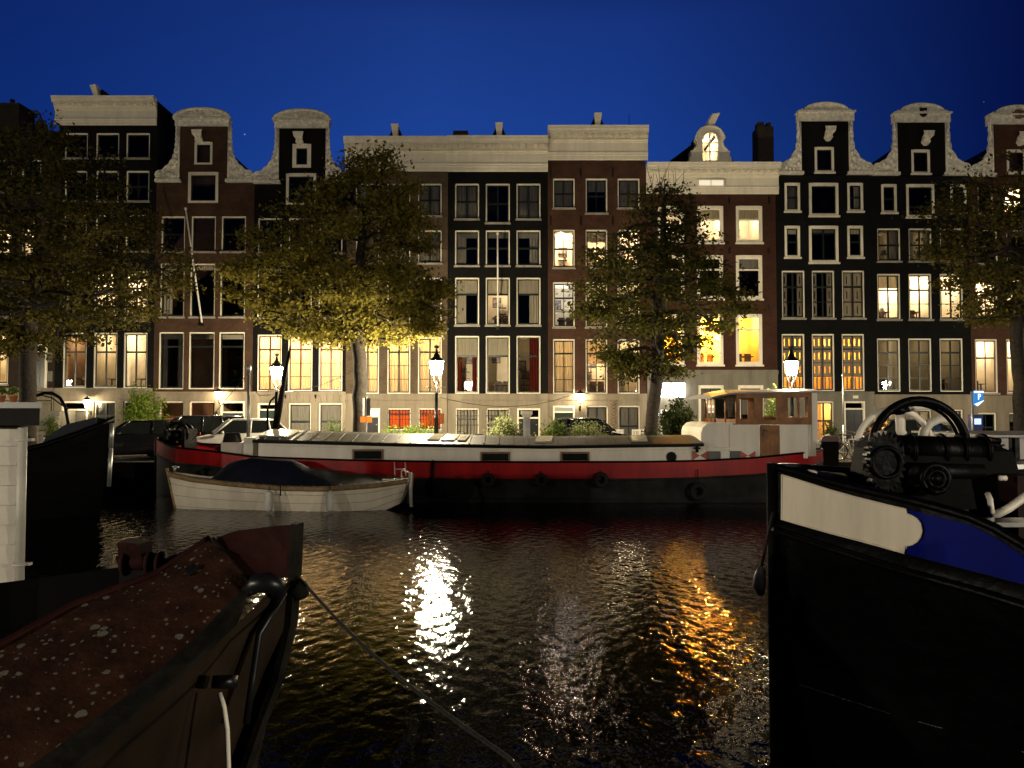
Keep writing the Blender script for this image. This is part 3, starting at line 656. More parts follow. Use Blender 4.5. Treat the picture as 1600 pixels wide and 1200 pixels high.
# house 4: grey-brown, cornice, x 541-700
h = begin_house('grey-brown brick house with curtained ground-floor windows and cream cornice, behind the yellow tree', 541, 699.5, 222, 'grey_brick', 615); h.thick = True
for i, (xa, xb) in enumerate(((556, 592), (605, 641), (653, 690))):
    windowp(h, xa, 287, xb, 337, rows=TH, curtain='full', cmat='dim_curtain'); windowp(h, xa, 360, xb, 411, rows=TH, curtain='full', cmat='dim_curtain'); windowp(h, xa, 434, xb, 504, rows=T2, curtain='right', cmat='dim_curtain')
    windowp(h, xa, 527, xb, 615, rows=T4, lit=((WARM, 150), (WARM, 140), (WARM, 115))[i], curtain='full', cmat='curtain', sill=False, furn='')
door(h, 568, 638, 594, 700, 'door_black', .16, lit=emis('transom_glow', (1, .9, .7), 2.2)); windowp(h, 606, 638, 642, 672, rows=((.25, 1),), sash='maroon', curtain='full', cmat='ember_curtain', bars=True, lit=(ORG, 110), room='room_brown', furn=''); windowp(h, 654, 638, 690, 672, rows=((.25, 1),), sash='maroon', curtain='full', cmat='ember_curtain', bars=True, lit=(ORG, 90), room='room_brown', furn='')
stringcourse(h, 616, .3); end_house(h); cornice(h, 539.5, 699.5, 218, 268); roof_hoist(h, 619, 199, 217)

# house 5: black, cornice, x 700-856
h = begin_house('black brick house with cream cornice and upright flagpole, between grey-brown and brown houses', 700, 856, 222, 'black_brick', 615); h.thick = True
for i, (xa, xb) in enumerate(((711, 748.5), (759, 796.5), (807, 844.5))):
    windowp(h, xa, 287, xb, 348 if i == 1 else 342, rows=TH, curtain=None if i == 1 else 'full', cmat='dim_curtain'); 
    windowp(h, xa, 360, xb, 415, nx=1, rows=TH, blind=.18, bmat='grey_blind', curtain=('left', None, 'right')[i], cmat='grey_blind')
    windowp(h, xa, 434, xb, 508, nx=1, rows=T2, blind=.33, bmat='blind', curtain=('left', None, 'right')[i], cmat='blind', lit=None if i != 1 else (WHT, 30), furn='shelf')
    windowp(h, xa, 525, xb, 615, nx=1, rows=T2, blind=(.33, .33, 0)[i], curtain=('sides', None, 'right')[i], cmat='red_curtain', sill=False, lit=(WARM, 3), room='room_white', furn=('picture', 'table', 'shelf')[i])
windowp(h, 712, 638, 748, 690, rows=((.3, 1),), bars=True, blind=.95, bmat='blind'); windowp(h, 760, 638, 796, 690, rows=((.3, 1),), bars=True, blind=.95, bmat='blind'); door(h, 808, 638, 844, 700, 'door_black', .2)
stringcourse(h, 616, .3); end_house(h); cornice(h, 699.5, 856, 217, 268.5); roof_hoist(h, 780, 197, 216)
b = MB(); b.box(px(708, 210, 41), px(731, 210, 41), 41, 42, pz(222, 41), pz(204, 41)); b.build('chimney', 'chimney', h.roof)

# house 6: brown-red, cornice, x 856-1010
h = begin_house('brown-red brick house with the highest flat cornice in the middle of the row', 856, 1009.5, 205, 'red_brick', 615)
for i, (xa, xb) in enumerate(((864, 898), (915, 949), (965, 999.5))):
    windowp(h, xa, 279, xb, 333 if i == 1 else 325, rows=TH, curtain='full' if i != 1 else None, blind=.35 if i == 1 else 0, cmat='dim_curtain', bmat='grey_blind')
    windowp(h, xa, 359, xb, 418, rows=TH, lit=((1, .74, .52), (130, 70, 60)[i]), blind=(.0, .3, 0)[i], bmat='blind', furn='shelf' if i == 0 else 'picture')
    windowp(h, xa, 441, xb, 511, rows=((.34, 1), (.66, 0)), lit=(COOL, 26) if i == 0 else (WARM, 14), furn='picture')
    windowp(h, xa, 530, xb, 615, rows=((.25, 1), (.5, 0), (.75, 0)), lit=((WARM, 30), (WHT, 95), (WARM, 50))[i], curtain='full' if i == 0 else None, blind=(0, .45, 0)[i], bmat='curtain', cmat='curtain', furn=('', 'table', 'shelf')[i], sill=False)
door(h, 864, 634, 898, 700, 'door_green', .1, lit=emis('transom_dim', (1, .85, .55), .5)); windowp(h, 916, 634, 950, 692, rows=((.4, 1),), blind=.97, bmat='grey_blind'); windowp(h, 966, 634, 1000, 692, rows=((.55, 1),), blind=.97, bmat='grey_blind')
stringcourse(h, 616, .3); end_house(h); cornice(h, 855.5, 1012, 200.5, 250.5, .5); roof_hoist(h, 933, 182, 200)
b = MB(); X, Z = px(983, 190, 42), pz(205, 42); b.tube([(X, 42, Z), (X, 42, Z + .95)], .015, 5); b.tube([(X - .25, 42, Z), (X - .25, 42, Z + .4)], .015, 5); b.tube([(X - .14, 42, Z + .3), (X + .1, 42, Z + .3)], .012, 5); b.build('antenna', 'iron', h.roof)
b = MB()     # iron trellis beside the basement window
for k in range(9):
    za, zb_ = pz(626 + k * 5, FY), pz(631 + k * 5, FY); b.tube([(px(953, 640, FY), FY - .09, za), (px(963, 640, FY), FY - .09, zb_)], .014, 4); b.tube([(px(963, 640, FY), FY - .10, za), (px(953, 640, FY), FY - .10, zb_)], .014, 4)
b.build('trellis', 'brown_wood', h.root)
b = MB()     # wall anchors
for yy in (270, 345):
    for xx in (860, 907, 957): b.box(px(xx - .8, yy, FY), px(xx + .8, yy, FY), FY - .04, FY - .002, pz(yy + 7, FY), pz(yy - 7, FY))
b.build('wall_anchors', 'iron', h.root)

# house 7: dark red, dormer, x 1010-1213
h = begin_house('wide red-brown brick house with yellow-lit windows, roof dormer and low cornice', 1010, 1213.5, 262, 'dark_red_brick', 578, 'grey_stone')
for i, (xa, xb) in enumerate(((1028, 1069), (1089, 1130), (1150, 1191))):
    windowp(h, xa, 322, xb, 379, nx=1 if i else 2, rows=T2, lit=(WHT, (40, 80, 60)[i]), sash='cream', furn='picture' if i else 'shelf', blind=(.2, .32, .3)[i], fw=.12, bmat='blind')
    windowp(h, xa, 399, xb, 467, nx=1, rows=((.3, 1),), sash='cream', blind=.25 if i == 2 else 0, bmat='grey_blind', fw=.12)
    windowp(h, xa, 491, xb, 570, nx=1, rows=((.28, 1),), sash='cream', room='room_yellow', lit=((YEL, (1, .50, .09), YEL)[i], (300, 3200, 150)[i]), furn=('picture', 'picture', 'table')[i], fw=.12)
b = MB(); hx = (px(1029, 610, FY), px(1068, 610, FY))
door(h, 1032, 640, 1062, 700, 'grey_blind', .12); windowp(h, 1091, 602, 1131, 692, nx=2, rows=((.2, 1),), blind=.97, bmat='grey_blind', sill=False, fw=.14); windowp(h, 1153, 602, 1193, 692, nx=2, rows=((.2, 1),), sash='maroon', blind=.5, bmat='grey_blind', sill=False, fw=.14)
h.roof_y = 3.25; stringcourse(h, 579, .2); end_house(h, roof=pz(188, FY))
X0c, X1c, Z0c, Z1c = cornice(h, 1009.5, 1216, 257.5, 303.5, .5, True, False)
b = MB()      # lit strip window in the frieze (a lamp-lit pane set in a raised frame)
b.box(px(1088.5, 287, FY), px(1131, 287, FY), FY - .16, FY - .03, pz(292.5, FY), pz(281.5, FY)); f_ = b.build('attic_window', 'cream', h.root)
q = MB(); q.box(px(1091, 287, FY), px(1109, 287, FY), FY - .172, FY - .161, pz(291, FY), pz(283, FY)); q.box(px(1110.5, 287, FY), px(1129, 287, FY), FY - .172, FY - .161, pz(291, FY), pz(283, FY)); q.build('pane', emis('attic_glow', (1, .86, .62), .95), f_)
# dormer
D = FY + .15; b = MB(); c = px(1110, 230, D)
def dz(y): return pz(y, D)
prof = [(-33, 256), (-33, 248), (-30, 242), (-31, 236), (-26, 234), (-21, 229), (-19, 222), (-23, 215), (-20, 208), (-15, 201), (-8, 197.5), (0, 196.5)]
poly = [(px(1110 + a, 230, D), dz(y)) for a, y in prof] + [(px(1110 - a, 230, D), dz(y)) for a, y in prof[::-1][1:]]
# front made as a frame round the arched opening
op = [(px(1110 + a, 230, D), dz(y)) for a, y in [(-12, 251), (-12, 219), (-11, 213), (-8, 209), (-4, 206.7), (0, 206), (4, 206.7), (8, 209), (11, 213), (12, 219), (12, 251)]]
n1, n2 = len(poly), len(op)
for s_, (A, Bp) in enumerate(((D, D + .25),)):
    L_ = [poly[int(round(i * (n1 - 1) / (n2 - 1)))] for i in range(n2)]
    for k in range(n2 - 1):
        seg = poly[int(round(k * (n1 - 1) / (n2 - 1))):int(round((k + 1) * (n1 - 1) / (n2 - 1))) + 1]
        pg = seg + [op[k + 1], op[k]]; m_ = len(pg); b.add([(x, A, z) for x, z in pg], [tuple(range(m_))])
    b.loft([[(x, A, z) for x, z in op], [(x, Bp, z) for x, z in op]], 0, False, False); b.loft([[(x, A, z) for x, z in poly], [(x, Bp + .3, z) for x, z in poly]], 0, False, False)
b.box(poly[0][0], poly[-1][0], D - .06, D + .1, dz(258), dz(251.1))
b.tube([(x, D - .02, z) for x, z in op[1:-1]], .045, 6); b.tube([(x, D - .01, z) for x, z in poly[4:-4]], .05, 6)
dm = b.build('dormer', 'cream', h.root)
q = MB(); q.add([(x, D + .16, z) for x, z in op], [tuple(range(n2))]); q.build('pane', 'glass', dm)
q = MB(); q.box(c - .035, c + .035, D + .08, D + .14, dz(251), dz(206)); 
for yy in (222, 236): q.box(op[0][0], op[-1][0], D + .09, D + .13, dz(yy) - .02, dz(yy) + .02)
q.build('sash', 'cream', dm)
q = MB(); xa, xb = op[0][0] - .08, op[-1][0] + .08; z0, z1 = dz(254), dz(204)
q.box(xa, xa + .02, D + .3, D + 3, z0, z1); q.box(xb - .02, xb, D + .3, D + 3, z0, z1); q.box(xa, xb, D + 3, D + 3.02, z0, z1); q.box(xa, xb, D + .3, D + 3, z1, z1 + .02); q.box(xa, xb, D + .3, D + 3, z0 - .02, z0); q.build('room', 'room_white', h.root)
point_light('ceiling_lamp', (c - .2, D + 1.4, dz(214)), 95, WHT, .07, h.root)
b = MB(); sh_ = [(px(1110 + a, 230, D), dz(y)) for a, y in ((-56, 258), (-9, 194), (4, 194), (48, 258))]; b.loft([[(x, D + .5, z) for x, z in sh_], [(x, D + 3.2, z + .05) for x, z in sh_]], 0, False, False); b.build('dormer_roof', 'roof', h.root)
b = MB(); X, Z = px(1112, 195, FY), pz(197, FY)
b.loft([[(X - .22, D + .3, Z - .1), (X + .1, D + .3, Z - .1), (X + .1, D + 1.2, Z + .1), (X - .22, D + 1.2, Z + .1)], [(X + .02, D - .3, Z + .60), (X + .42, D - .3, Z + .66), (X + .42, D + .2, Z + .72), (X + .02, D + .2, Z + .70)]]); b.build('hoist_beam', 'cream', h.root)
b = MB(); b.box(px(1184.5, 220, 41.2), px(1209, 220, 41.2), 41.2, 42.2, pz(262, 41.2), pz(197, 41.2)); b.box(px(1186, 220, 41.2), px(1195, 220, 41.2), 41.3, 41.9, pz(199, 41.2), pz(189, 41.2)); b.box(px(1200, 220, 41.2), px(1206, 220, 41.2), 41.3, 41.9, pz(199, 41.2), pz(190, 41.2)); b.build('chimney', 'chimney', h.roof)
b = MB()
for yy in (313, 392, 480):
    for xx in (1018, 1080, 1139, 1201): b.box(px(xx - 1.2, yy, FY), px(xx + 1.2, yy, FY), FY - .04, FY - .002, pz(yy + 5, FY), pz(yy - 5, FY))
b.build('wall_anchors', 'iron', h.root)
# white lightbox over the entrance
b = MB(); b.box(px(1028, 610, FY), px(1067, 610, FY), FY - .5, FY - .07, pz(621, FY), pz(599, FY)); o = b.build('entrance_lightbox', emis('lightbox', (1, .96, .82), 11), h.root)
b = MB(); b.box(px(1027, 610, FY), px(1068, 610, FY), FY - .52, FY - .065, pz(599, FY) + .001, pz(597.5, FY)); b.build('canopy', 'iron', o)

# house 8: black neck gable, x 1214-1362
SH_D = dict(rows=3, slots=1, panels=[(0, .24, 0, 3), (.72, 1, 0, 3)])
SH_F = dict(rows=3, slots=1, panels=[(0, .48, 0, 3), (.52, 1, 0, 3)])
SH_L = dict(rows=4, slots=2, panels=[(0, .48, 0, 3), (.52, 1, 0, 3)], slats=True)
h = begin_house('black neck-gabled house with slotted shutters glowing orange, plain round pediment', 1214, 1362, 274, 'black_brick', 612, 'grey_stone'); h.thick = True
ZN = neck_gable(h, 1252, 1326, 189, 1216, 1362, 272, (1245, 1335, 161.5, 189), 5, 'plain')
windowp(h, 1273, 230, 1303, 269, nx=1, rows=(), fw=.12)
for y0, y1, yb, sh in ((286, 330, 337, None), (353, 402, 410, None)):
    windowp(h, 1226, y0, 1250, y1, nx=1, rows=TH, fw=.12, curtain='full' if y0 == 286 else None, blind=0 if y0 == 286 else .18, bmat='blind'); windowp(h, 1264, y0, 1310, yb, nx=1 if y0 == 286 else 2, rows=() if y0 == 286 else ((.14, 1),), fw=.14, blind=0 if y0 == 286 else .13, bmat='blind', curtain=None); windowp(h, 1324, y0, 1348.5, y1, nx=1, rows=TH, fw=.12, curtain='right' if y0 == 286 else None, blind=0 if y0 == 286 else .18, bmat='blind')
for i, (xa, xb) in enumerate(((1222, 1257.5), (1269, 1304), (1316, 1351))):
    windowp(h, xa, 423, xb, 497, rows=T3, shutters=(SH_D, SH_D, SH_F)[i]); windowp(h, xa, 522, xb, 611, rows=T4, shutters=SH_L, lit=(ORG, 190 if i < 2 else 230), room='room_yellow', sill=False, furn='')
door(h, 1318, 627, 1351, 700, 'door_black', .12); windowp(h, 1273, 627, 1303, 694, rows=((.45, 1),), curtain='left', cmat='curtain', lit=(ORG, 55), room='room_white', furn='shelf', sill=False)
hoist(h, 1293, 208, 1.05, 'old_cream'); stringcourse(h, 612, .1); end_house(h, roof=ZN - .5)
b = MB(); b.box(px(1332, 620, FY), px(1340, 620, FY), FY - .09, FY - .062, pz(622.5, FY), pz(618, FY)); b.build('house_number_plate', 'cream', h.root)

# house 9: black neck gable with shield, x 1362-1515
h = begin_house('black neck-gabled house with a dark shield on its round pediment', 1362, 1515, 275, 'black_brick', 612, 'stone'); h.thick = True
ZN = neck_gable(h, 1402, 1477, 191, 1363, 1515, 273, (1395, 1485, 163, 191), 5, 'plain', ('shield', 1441))
windowp(h, 1424, 234, 1453, 271, nx=1, rows=(), fw=.12)
windowp(h, 1377, 288, 1401, 332, nx=1, rows=TH, fw=.12); windowp(h, 1416, 288, 1460, 339, nx=1, rows=((.7, 1),), fw=.13); windowp(h, 1485, 288, 1510, 332, nx=1, rows=TH, fw=.12)
for i, (xa, xb) in enumerate(((1371, 1407), (1420, 1456), (1469, 1505))):
    windowp(h, xa, 357, xb, 408, rows=TH, curtain=('right', 'sides', None)[i], lit=(WARM, 2.5) if i < 2 else None, furn='lamp')
    windowp(h, xa, 428, xb, 499, rows=((.34, 1), (.66, 0)), lit=(WHT, (210, 130, 75)[i]), blind=.3 if i == 0 else 0, bmat='blind', furn=('lamp', 'table', 'picture')[i])
    windowp(h, xa, 529, xb, 612, rows=T4, lit=(WARM, 3.5), sill=False, furn=('lamp', 'shelf', 'picture')[i])
    windowp(h, xa + 1, 640, xb, 690, rows=((.5, 1),), blind=.95, bmat='blind', lit=(WHT, 75), furn='')
hoist(h, 1445, 215, 1.05, 'old_cream'); stringcourse(h, 612, .14, mt='black_brick'); end_house(h, roof=ZN - .5)

# house 10: brown neck gable at the right edge
h = begin_house('brown brick neck-gabled house at the right edge with lattice-topped lit windows', 1515.5, 1668, 277, 'red_brick', 618, 'stone')
ZN = neck_gable(h, 1552, 1628, 194, 1516, 1667, 275, (1543, 1637, 166, 194), 5, 'plain', ('crest', 1590))
windowp(h, 1573, 234, 1603, 270, nx=1, rows=(), fw=.12); windowp(h, 1568, 290, 1604, 334, rows=TH, lit=(WHT, 120)); windowp(h, 1528, 290, 1552, 334, nx=1, rows=()); windowp(h, 1626, 290, 1652, 334, nx=1, rows=())
for i, (xa, xb) in enumerate(((1524, 1559), (1573, 1608), (1622, 1657))):
    windowp(h, xa, 360, xb, 412, rows=TH); windowp(h, xa, 434, xb, 497, rows=T2, lit=(WHT, 110), furn='lamp'); windowp(h, xa, 530, xb, 614, rows=T2, lit=(WHT, 62), furn=('table', 'picture', '')[i], sash='brown_wood')
    windowp(h, xa + 3, 645, xb - 2, 690, rows=TH, blind=.3 if i else 0, bmat='grey_blind')
hoist(h, 1593, 216, 1.0, 'old_cream'); stringcourse(h, 618, .12); end_house(h, roof=ZN - .5)
# a plain neighbour beyond each end of the frame, so the row goes on
h = begin_house('dark brick house beyond the right edge of the row', 1668.5, 1830, 225, 'brown_brick', 615)
for xa in (1684, 1732, 1780):
    for y0, y1 in ((290, 335), (360, 412), (434, 500), (528, 612)): windowp(h, xa, y0, xa + 35, y1)
end_house(h); cornice(h, 1668, 1831, 218, 262)

# ------------------------------------------------------------------ street lamps
M['lamp_glass'] = glow_glass('lamp_glass', (1, .88, .62), 240)
M['wall_glass'] = glow_glass('wall_lantern_glass', (1, .84, .52), 14)
def make_lamp(power):
    r = thing('street_lamp', 'street lamp', 'street lamp', local=True, group='street lamps along the canal')
    b = MB(); b.lathe([(.24, 0), (.24, .06), (.17, .1), (.17, .55), (.20, .6), (.14, .68), (.095, .9), (.08, 1.5), (.10, 1.53), (.07, 1.57), (.055, 2.5), (.075, 2.52), (.05, 2.56), (.04, 2.95)], (0, 0, 0), 12); b.build('post', 'iron', r)
    b = MB(); b.tube([(-.36, 0, 2.74), (.36, 0, 2.74)], .018, 6); b.sphere((-.36, 0, 2.74), .03, 6); b.sphere((.36, 0, 2.74), .03, 6); b.build('ladder_bar', 'iron', r)
    b = MB()
    for k in range(4):
        a = k * math.pi / 2 + math.pi / 4; c_, s_ = math.cos(a), math.sin(a)
        b.tube([(0, 0, 2.78), (c_ * .12, s_ * .12, 2.95), (c_ * .19, s_ * .19, 3.18)], .016, 5)
    for z, q in ((3.2, .19), (3.76, .285)):
        for k in range(6):
            a0, a1 = k * math.pi / 3, (k + 1) * math.pi / 3; b.tube([(q * math.cos(a0), q * math.sin(a0), z), (q * math.cos(a1), q * math.sin(a1), z)], .016, 5)
    for k in range(6):
        a = k * math.pi / 3; b.tube([(.19 * math.cos(a), .19 * math.sin(a), 3.2), (.285 * math.cos(a), .285 * math.sin(a), 3.76)], .011, 5)
    b.build('lantern_frame', 'iron', r)
    b = MB(); b.loft([[(q * math.cos(k * math.pi / 3), q * math.sin(k * math.pi / 3), z) for k in range(6)] for q, z in ((.18, 3.21), (.275, 3.75))], 0, True, False); b.build('lantern_glass', 'lamp_glass', r)
    b = MB(); b.lathe([(.30, 3.77), (.29, 3.80), (.17, 3.89), (.11, 3.96), (.11, 4.0), (.07, 4.04), (.05, 4.12), (.04, 4.22)], (0, 0, 0), 12); cp = b.build('lantern_cap', 'iron', r)
    b = MB(); b.torus((0, 0, 4.26), .07, .02, 'z', 12, 5)
    for k in range(6): a = k * math.pi / 3; b.tube([(.07 * math.cos(a), .07 * math.sin(a), 4.26), (.1 * math.cos(a), .1 * math.sin(a), 4.36)], [.02, .012], 5)
    b.tube([(0, 0, 4.2), (0, 0, 4.4)], .02, 5); b.build('crown_finial', 'iron', cp)
    point_light('lamp_bulb', (0, 0, 3.52), power, LAMPC, .10, r)
    return r
LP = make_lamp(3800)
def put_lamp(first, x, y, D, label, power=None, near=False):
    r = LP if first else copy_tree(LP); X = px(x, y, D) if D else x
    r.location = (X, D if D else y, QZ); r['label'] = label
    if power and not first:
        for c in r.children:
            if c.type == 'LIGHT': c.data = c.data.copy(); c.data.energy = power; c.data.color = (1, .90, .73) if near else LAMPC
    return r
put_lamp(True, 682, 600, 29.4, 'lit street lamp with orange panels on its post, before the grey-brown house')
put_lamp(False, 432, 600, 33.4, 'lit street lamp half hidden by the barge mast, before the glowing curtained windows', 2400)
put_lamp(False, 1237, 600, 29.6, 'lit street lamp rising behind the barge wheelhouse, before the orange shutters', 900)
# the same lamps go on along the far quay and stand on our own quay behind the camera
r_ = put_lamp(False, -28.5, 31, None, 'lit street lamp on the far quay beyond the left edge', 700)
r_ = put_lamp(False, 24.5, 30, None, 'lit street lamp on the far quay beyond the right edge', 600)
for X, pw, lb in ((-31, 3800, 'near-quay street lamp behind the camera, farthest left of four'), (-14, 3200, 'near-quay street lamp behind the camera, second from the left'),
                  (13.5, 3400, 'near-quay street lamp behind the camera, third from the left'), (30, 3200, 'near-quay street lamp behind the camera, farthest right of four')):
    put_lamp(False, X, -4.5, None, lb, pw, True)

def wall_lantern(x, y, power, label, s=1.0, out=.45, color=LAMPC):
    X, Z = px(x, y, FY - out), pz(y, FY - out); Y = FY - out
    r = thing('wall_lantern', label, 'wall lamp', (X, FY - .06, Z), group='lanterns on the house fronts')
    b = MB(); b.tube([(X, FY - .07, Z - .5 * s), (X, Y + .1, Z - .42 * s), (X, Y, Z - .22 * s)], .018, 6); b.box(X - .05, X + .05, FY - .075, FY - .062, Z - .62 * s, Z - .4 * s); b.build('bracket', 'iron', r)
    b = MB(); b.loft([[(X + q * s * math.cos(k * math.pi / 3), Y + q * s * math.sin(k * math.pi / 3), Z + z * s) for k in range(6)] for q, z in ((.11, -.2), (.18, .16))], 0, True, False); b.build('lantern_glass', 'wall_glass', r)
    b = MB(); b.lathe([(.21 * s, .17 * s), (.12 * s, .27 * s), (.06 * s, .30 * s), (.03 * s, .36 * s)], (X, Y, Z), 10); b.lathe([(.06 * s, -.22 * s), (.12 * s, -.2 * s)], (X, Y, Z), 8); b.build('lantern_cap', 'iron', r)
    point_light('lamp_bulb', (X, Y, Z), power, color, .06, r); return r
wall_lantern(136, 630, 75, 'small glowing wall lantern by the basement door of the tall black house')
wall_lantern(341, 617, 75, 'glowing wall lantern on the brown neck-gabled house above its basement door', color=(1, .72, .42))
wall_lantern(907, 621, 90, 'glowing wall lantern between door and window of the brown-red house', 1.1)
b = MB(); X, Z = px(1027, 647, FY - .2), pz(647, FY - .2); b.sphere((X, FY - .2, Z), .1, 8); o = b.build('wall_globe_lamp', emis('cool_globe', (.75, .85, 1), 5), None, Vector((X, FY - .2, Z))); tag(o, 'small cold-white globe lamp on the wall under the bright lightbox', 'wall lamp')
b = MB(); b.box(X - .05, X + .05, FY - .14, FY - .061, Z - .05, Z + .05); b.build('bracket', 'iron', o)

# ------------------------------------------------------------------ trees
def leaf_mesh(pts, size, r, flat=.6):
    n = len(pts); nrm = r.normal(0, 1, (n, 3)); nrm[:, 2] += flat * np.sign(r.normal(0, 1, n)) * 1.5; nrm /= np.linalg.norm(nrm, axis=1)[:, None]
    a = r.normal(0, 1, (n, 3)); u = np.cross(nrm, a); u /= np.linalg.norm(u, axis=1)[:, None]; v = np.cross(nrm, u)
    s = size * r.uniform(.55, 1.25, (n, 1)); u = u * s; v = v * s * .62
    V = np.stack([pts - u, pts - u * .15 - v + nrm * s * .12, pts + u, pts - u * .15 + v + nrm * s * .12], 1).reshape(-1, 3)
    return V, np.arange(n * 4).reshape(n, 4)

def in_profile(rows, D, n, r, yaw_depth=.8):
    """points in a crown whose silhouette is given by photo rows (y: x0..x1) at depth D"""
    ys = np.array([q[0] for q in rows]); xa = np.array([q[1] for q in rows]); xb = np.array([q[2] for q in rows]); out = []
    while len(out) < n:
        y = r.uniform(ys[0], ys[-1]); a = np.interp(y, ys, xa); c = np.interp(y, ys, xb)
        if r.random() > (c - a) / (xb - xa).max(): continue
        q = r.uniform(-1, 1); d = r.uniform(-1, 1)
        if q * q + d * d > 1: continue
        if q * q + d * d < .35 and r.random() < .6: continue
        x = (a + c) / 2 + q * (c - a) / 2; hw = min((c - a) / 2 * D / F, 4.2)
        out.append(tuple(P(x, y, D)) [:1] + (D + d * hw * yaw_depth, pz(y, D)))
    return np.array(out)

def make_tree(label, trunk_px, D, rows, n_att, n_leaf, lmat, seed, sig=.34, lsize=.085, trunk_r=.27, bare_top=None, thin=0):
    r = np.random.default_rng(seed); base = P(trunk_px[0][0], trunk_px[0][1], D); base.z = QZ
    root = thing('elm_tree', label, 'tree', base, group='elm trees along the far quay')
    att = in_profile(rows, D, n_att, r)
    tr = [base] + [P(x, y, D) for x, y in trunk_px[1:]]
    # trunk subdivided
    nodes = []; par = []
    for i in range(len(tr) - 1):
        k = max(2, int((tr[i + 1] - tr[i]).length / .5))
        for j in range(k):
            p = tr[i].lerp(tr[i + 1], j / k); nodes.append(np.array(p) + r.normal(0, .03, 3) * (len(nodes) > 0)); par.append(len(nodes) - 2)
    nodes.append(np.array(tr[-1])); par.append(len(nodes) - 2); ntr = len(nodes)
    crown0 = max(2, int(ntr * .62)); plen = [0.0] * ntr
    att = att[np.argsort(np.linalg.norm(att - np.array(tr[-1]), axis=1))]
    term = []
    for a in att:
        NN = np.array(nodes); d = np.linalg.norm(NN - a, axis=1) + .25 * np.array(plen); d[:crown0] += 9
        d += np.where(NN[:, 2] > a[2] + .3, 1.2, 0); i = int(np.argmin(d)); p = NN[i]; ln = np.linalg.norm(a - p); k = max(1, int(ln / .45)); prev = i
        bend = r.normal(0, .12, 3) * ln * .5 + np.array([0, 0, .10 * ln])
        for j in range(1, k + 1):
            t = j / k; q = p + (a - p) * t + bend * math.sin(math.pi * t) + r.normal(0, .03, 3); nodes.append(q); par.append(prev); plen.append(plen[prev] + ln / k if prev < len(plen) else ln / k); prev = len(nodes) - 1
        term.append(prev)
    n = len(nodes); ch = [0] * n; rad = np.zeros(n)
    for i in range(n - 1, -1, -1):
        if rad[i] == 0: rad[i] = .009 ** 2.3
        if par[i] >= 0: rad[par[i]] += rad[i]
    rad = rad ** (1 / 2.3); rad *= trunk_r / rad[0] if rad[0] > 0 else 1; rad = np.maximum(rad, .008)
    kids = {}
    for i, p in enumerate(par):
        if p >= 0: kids.setdefault(p, []).append(i)
    b = MB(); done = set()
    def walk(i):
        path = [i]
        while path[-1] in kids:
            c = max(kids[path[-1]], key=lambda q: rad[q]); path.append(c)
        return path
    stack = [(0, None)]
    while stack:
        i, pr = stack.pop(); path = walk(i); pts = ([pr] if pr is not None else []) + path
        rs = [min(rad[path[0]] * 1.1, rad[q]) if q == pr else rad[q] for q in pts]
        if pr is None: rs[0] *= 1.35
        b.tube([Vector(nodes[q]) for q in pts], [float(x) for x in rs], 10 if pr is None else (6 if rs[0] > .05 else 4))
        for q in path:
            main = max(kids[q], key=lambda z: rad[z]) if q in kids else None
            for c in kids.get(q, []):
                if c != main: stack.append((c, q))
    if bare_top:
        for k in range(26):
            a = np.array(P(bare_top[0] + r.normal(0, bare_top[2]), bare_top[1] + abs(r.normal(0, 22)) + 25, D)); e = a + np.array([r.normal(0, .3), r.normal(0, .3), r.uniform(.4, 1.2)]); b.tube([Vector(a), Vector((a + e) / 2 + r.normal(0, .05, 3)), Vector(e)], [.014, .010, .006], 4)
    b.build('trunk', 'bark', root)
    NN = np.array(nodes); cand = np.array([i for i in range(ntr, n) if rad[i] < .07]); wgt = np.array([2.2 if i in set(term) else 1.0 for i in cand]) * r.gamma(.8, 1, len(cand)); zz = NN[cand, 2]; wgt = wgt * (1 - thin * np.clip((zz - zz.min()) / (zz.max() - zz.min()), 0, 1)); wgt /= wgt.sum()
    c = r.choice(cand, n_leaf, p=wgt); pts = NN[c] + r.normal(0, 1, (n_leaf, 3)) * np.array([sig, sig, sig * .42])
    V, Fc = leaf_mesh(pts, lsize, r); V = V - np.array(base)
    me = mesh_np('crown', V, Fc); me.materials.append(M[lmat]); o = bpy.data.objects.new('crown', me); col.objects.link(o); o.parent = root
    return root
M['leaf_yellow'] = leafmat('leaf_yellow', (.13, .118, .022), (.235, .195, .042))
M['leaf_olive'] = leafmat('leaf_olive', (.04, .044, .011), (.10, .092, .021))
M['leaf_brown'] = leafmat('leaf_brown', (.055, .05, .013), (.125, .105, .027))
M['leaf_green'] = leafmat('leaf_green', (.07, .12, .025), (.14, .18, .04))
M['leaf_lime'] = leafmat('leaf_lime', (.12, .20, .03), (.22, .28, .05))
M['leaf_pale'] = leafmat('leaf_pale', (.17, .20, .085), (.28, .30, .14))
M['leaf_dark'] = leafmat('leaf_dark', (.022, .035, .012), (.05, .06, .022))
make_tree('large elm at the left edge rising behind the white houseboat roof', [(43, 690), (44, 620), (42, 560), (46, 500), (60, 420), (62, 330)], 30.5,
          [(178, 70, 108), (215, 0, 120), (260, -80, 180), (330, -130, 240), (390, -140, 290), (440, -140, 308), (490, -120, 230), (530, -100, 175), (552, -70, 130)], 330, 42000, 'leaf_brown', 1, trunk_r=.30)
make_tree('yellow-green lamp-lit elm in full leaf before the grey-brown house', [(562, 690), (563, 620), (562, 560), (556, 500), (562, 420), (570, 330)], 30.5,
          [(235, 555, 605), (275, 505, 640), (320, 440, 668), (380, 385, 685), (430, 345, 700), (470, 345, 705), (500, 380, 700), (520, 440, 670), (535, 500, 625)], 360, 44000, 'leaf_yellow', 2, trunk_r=.27, thin=.4)
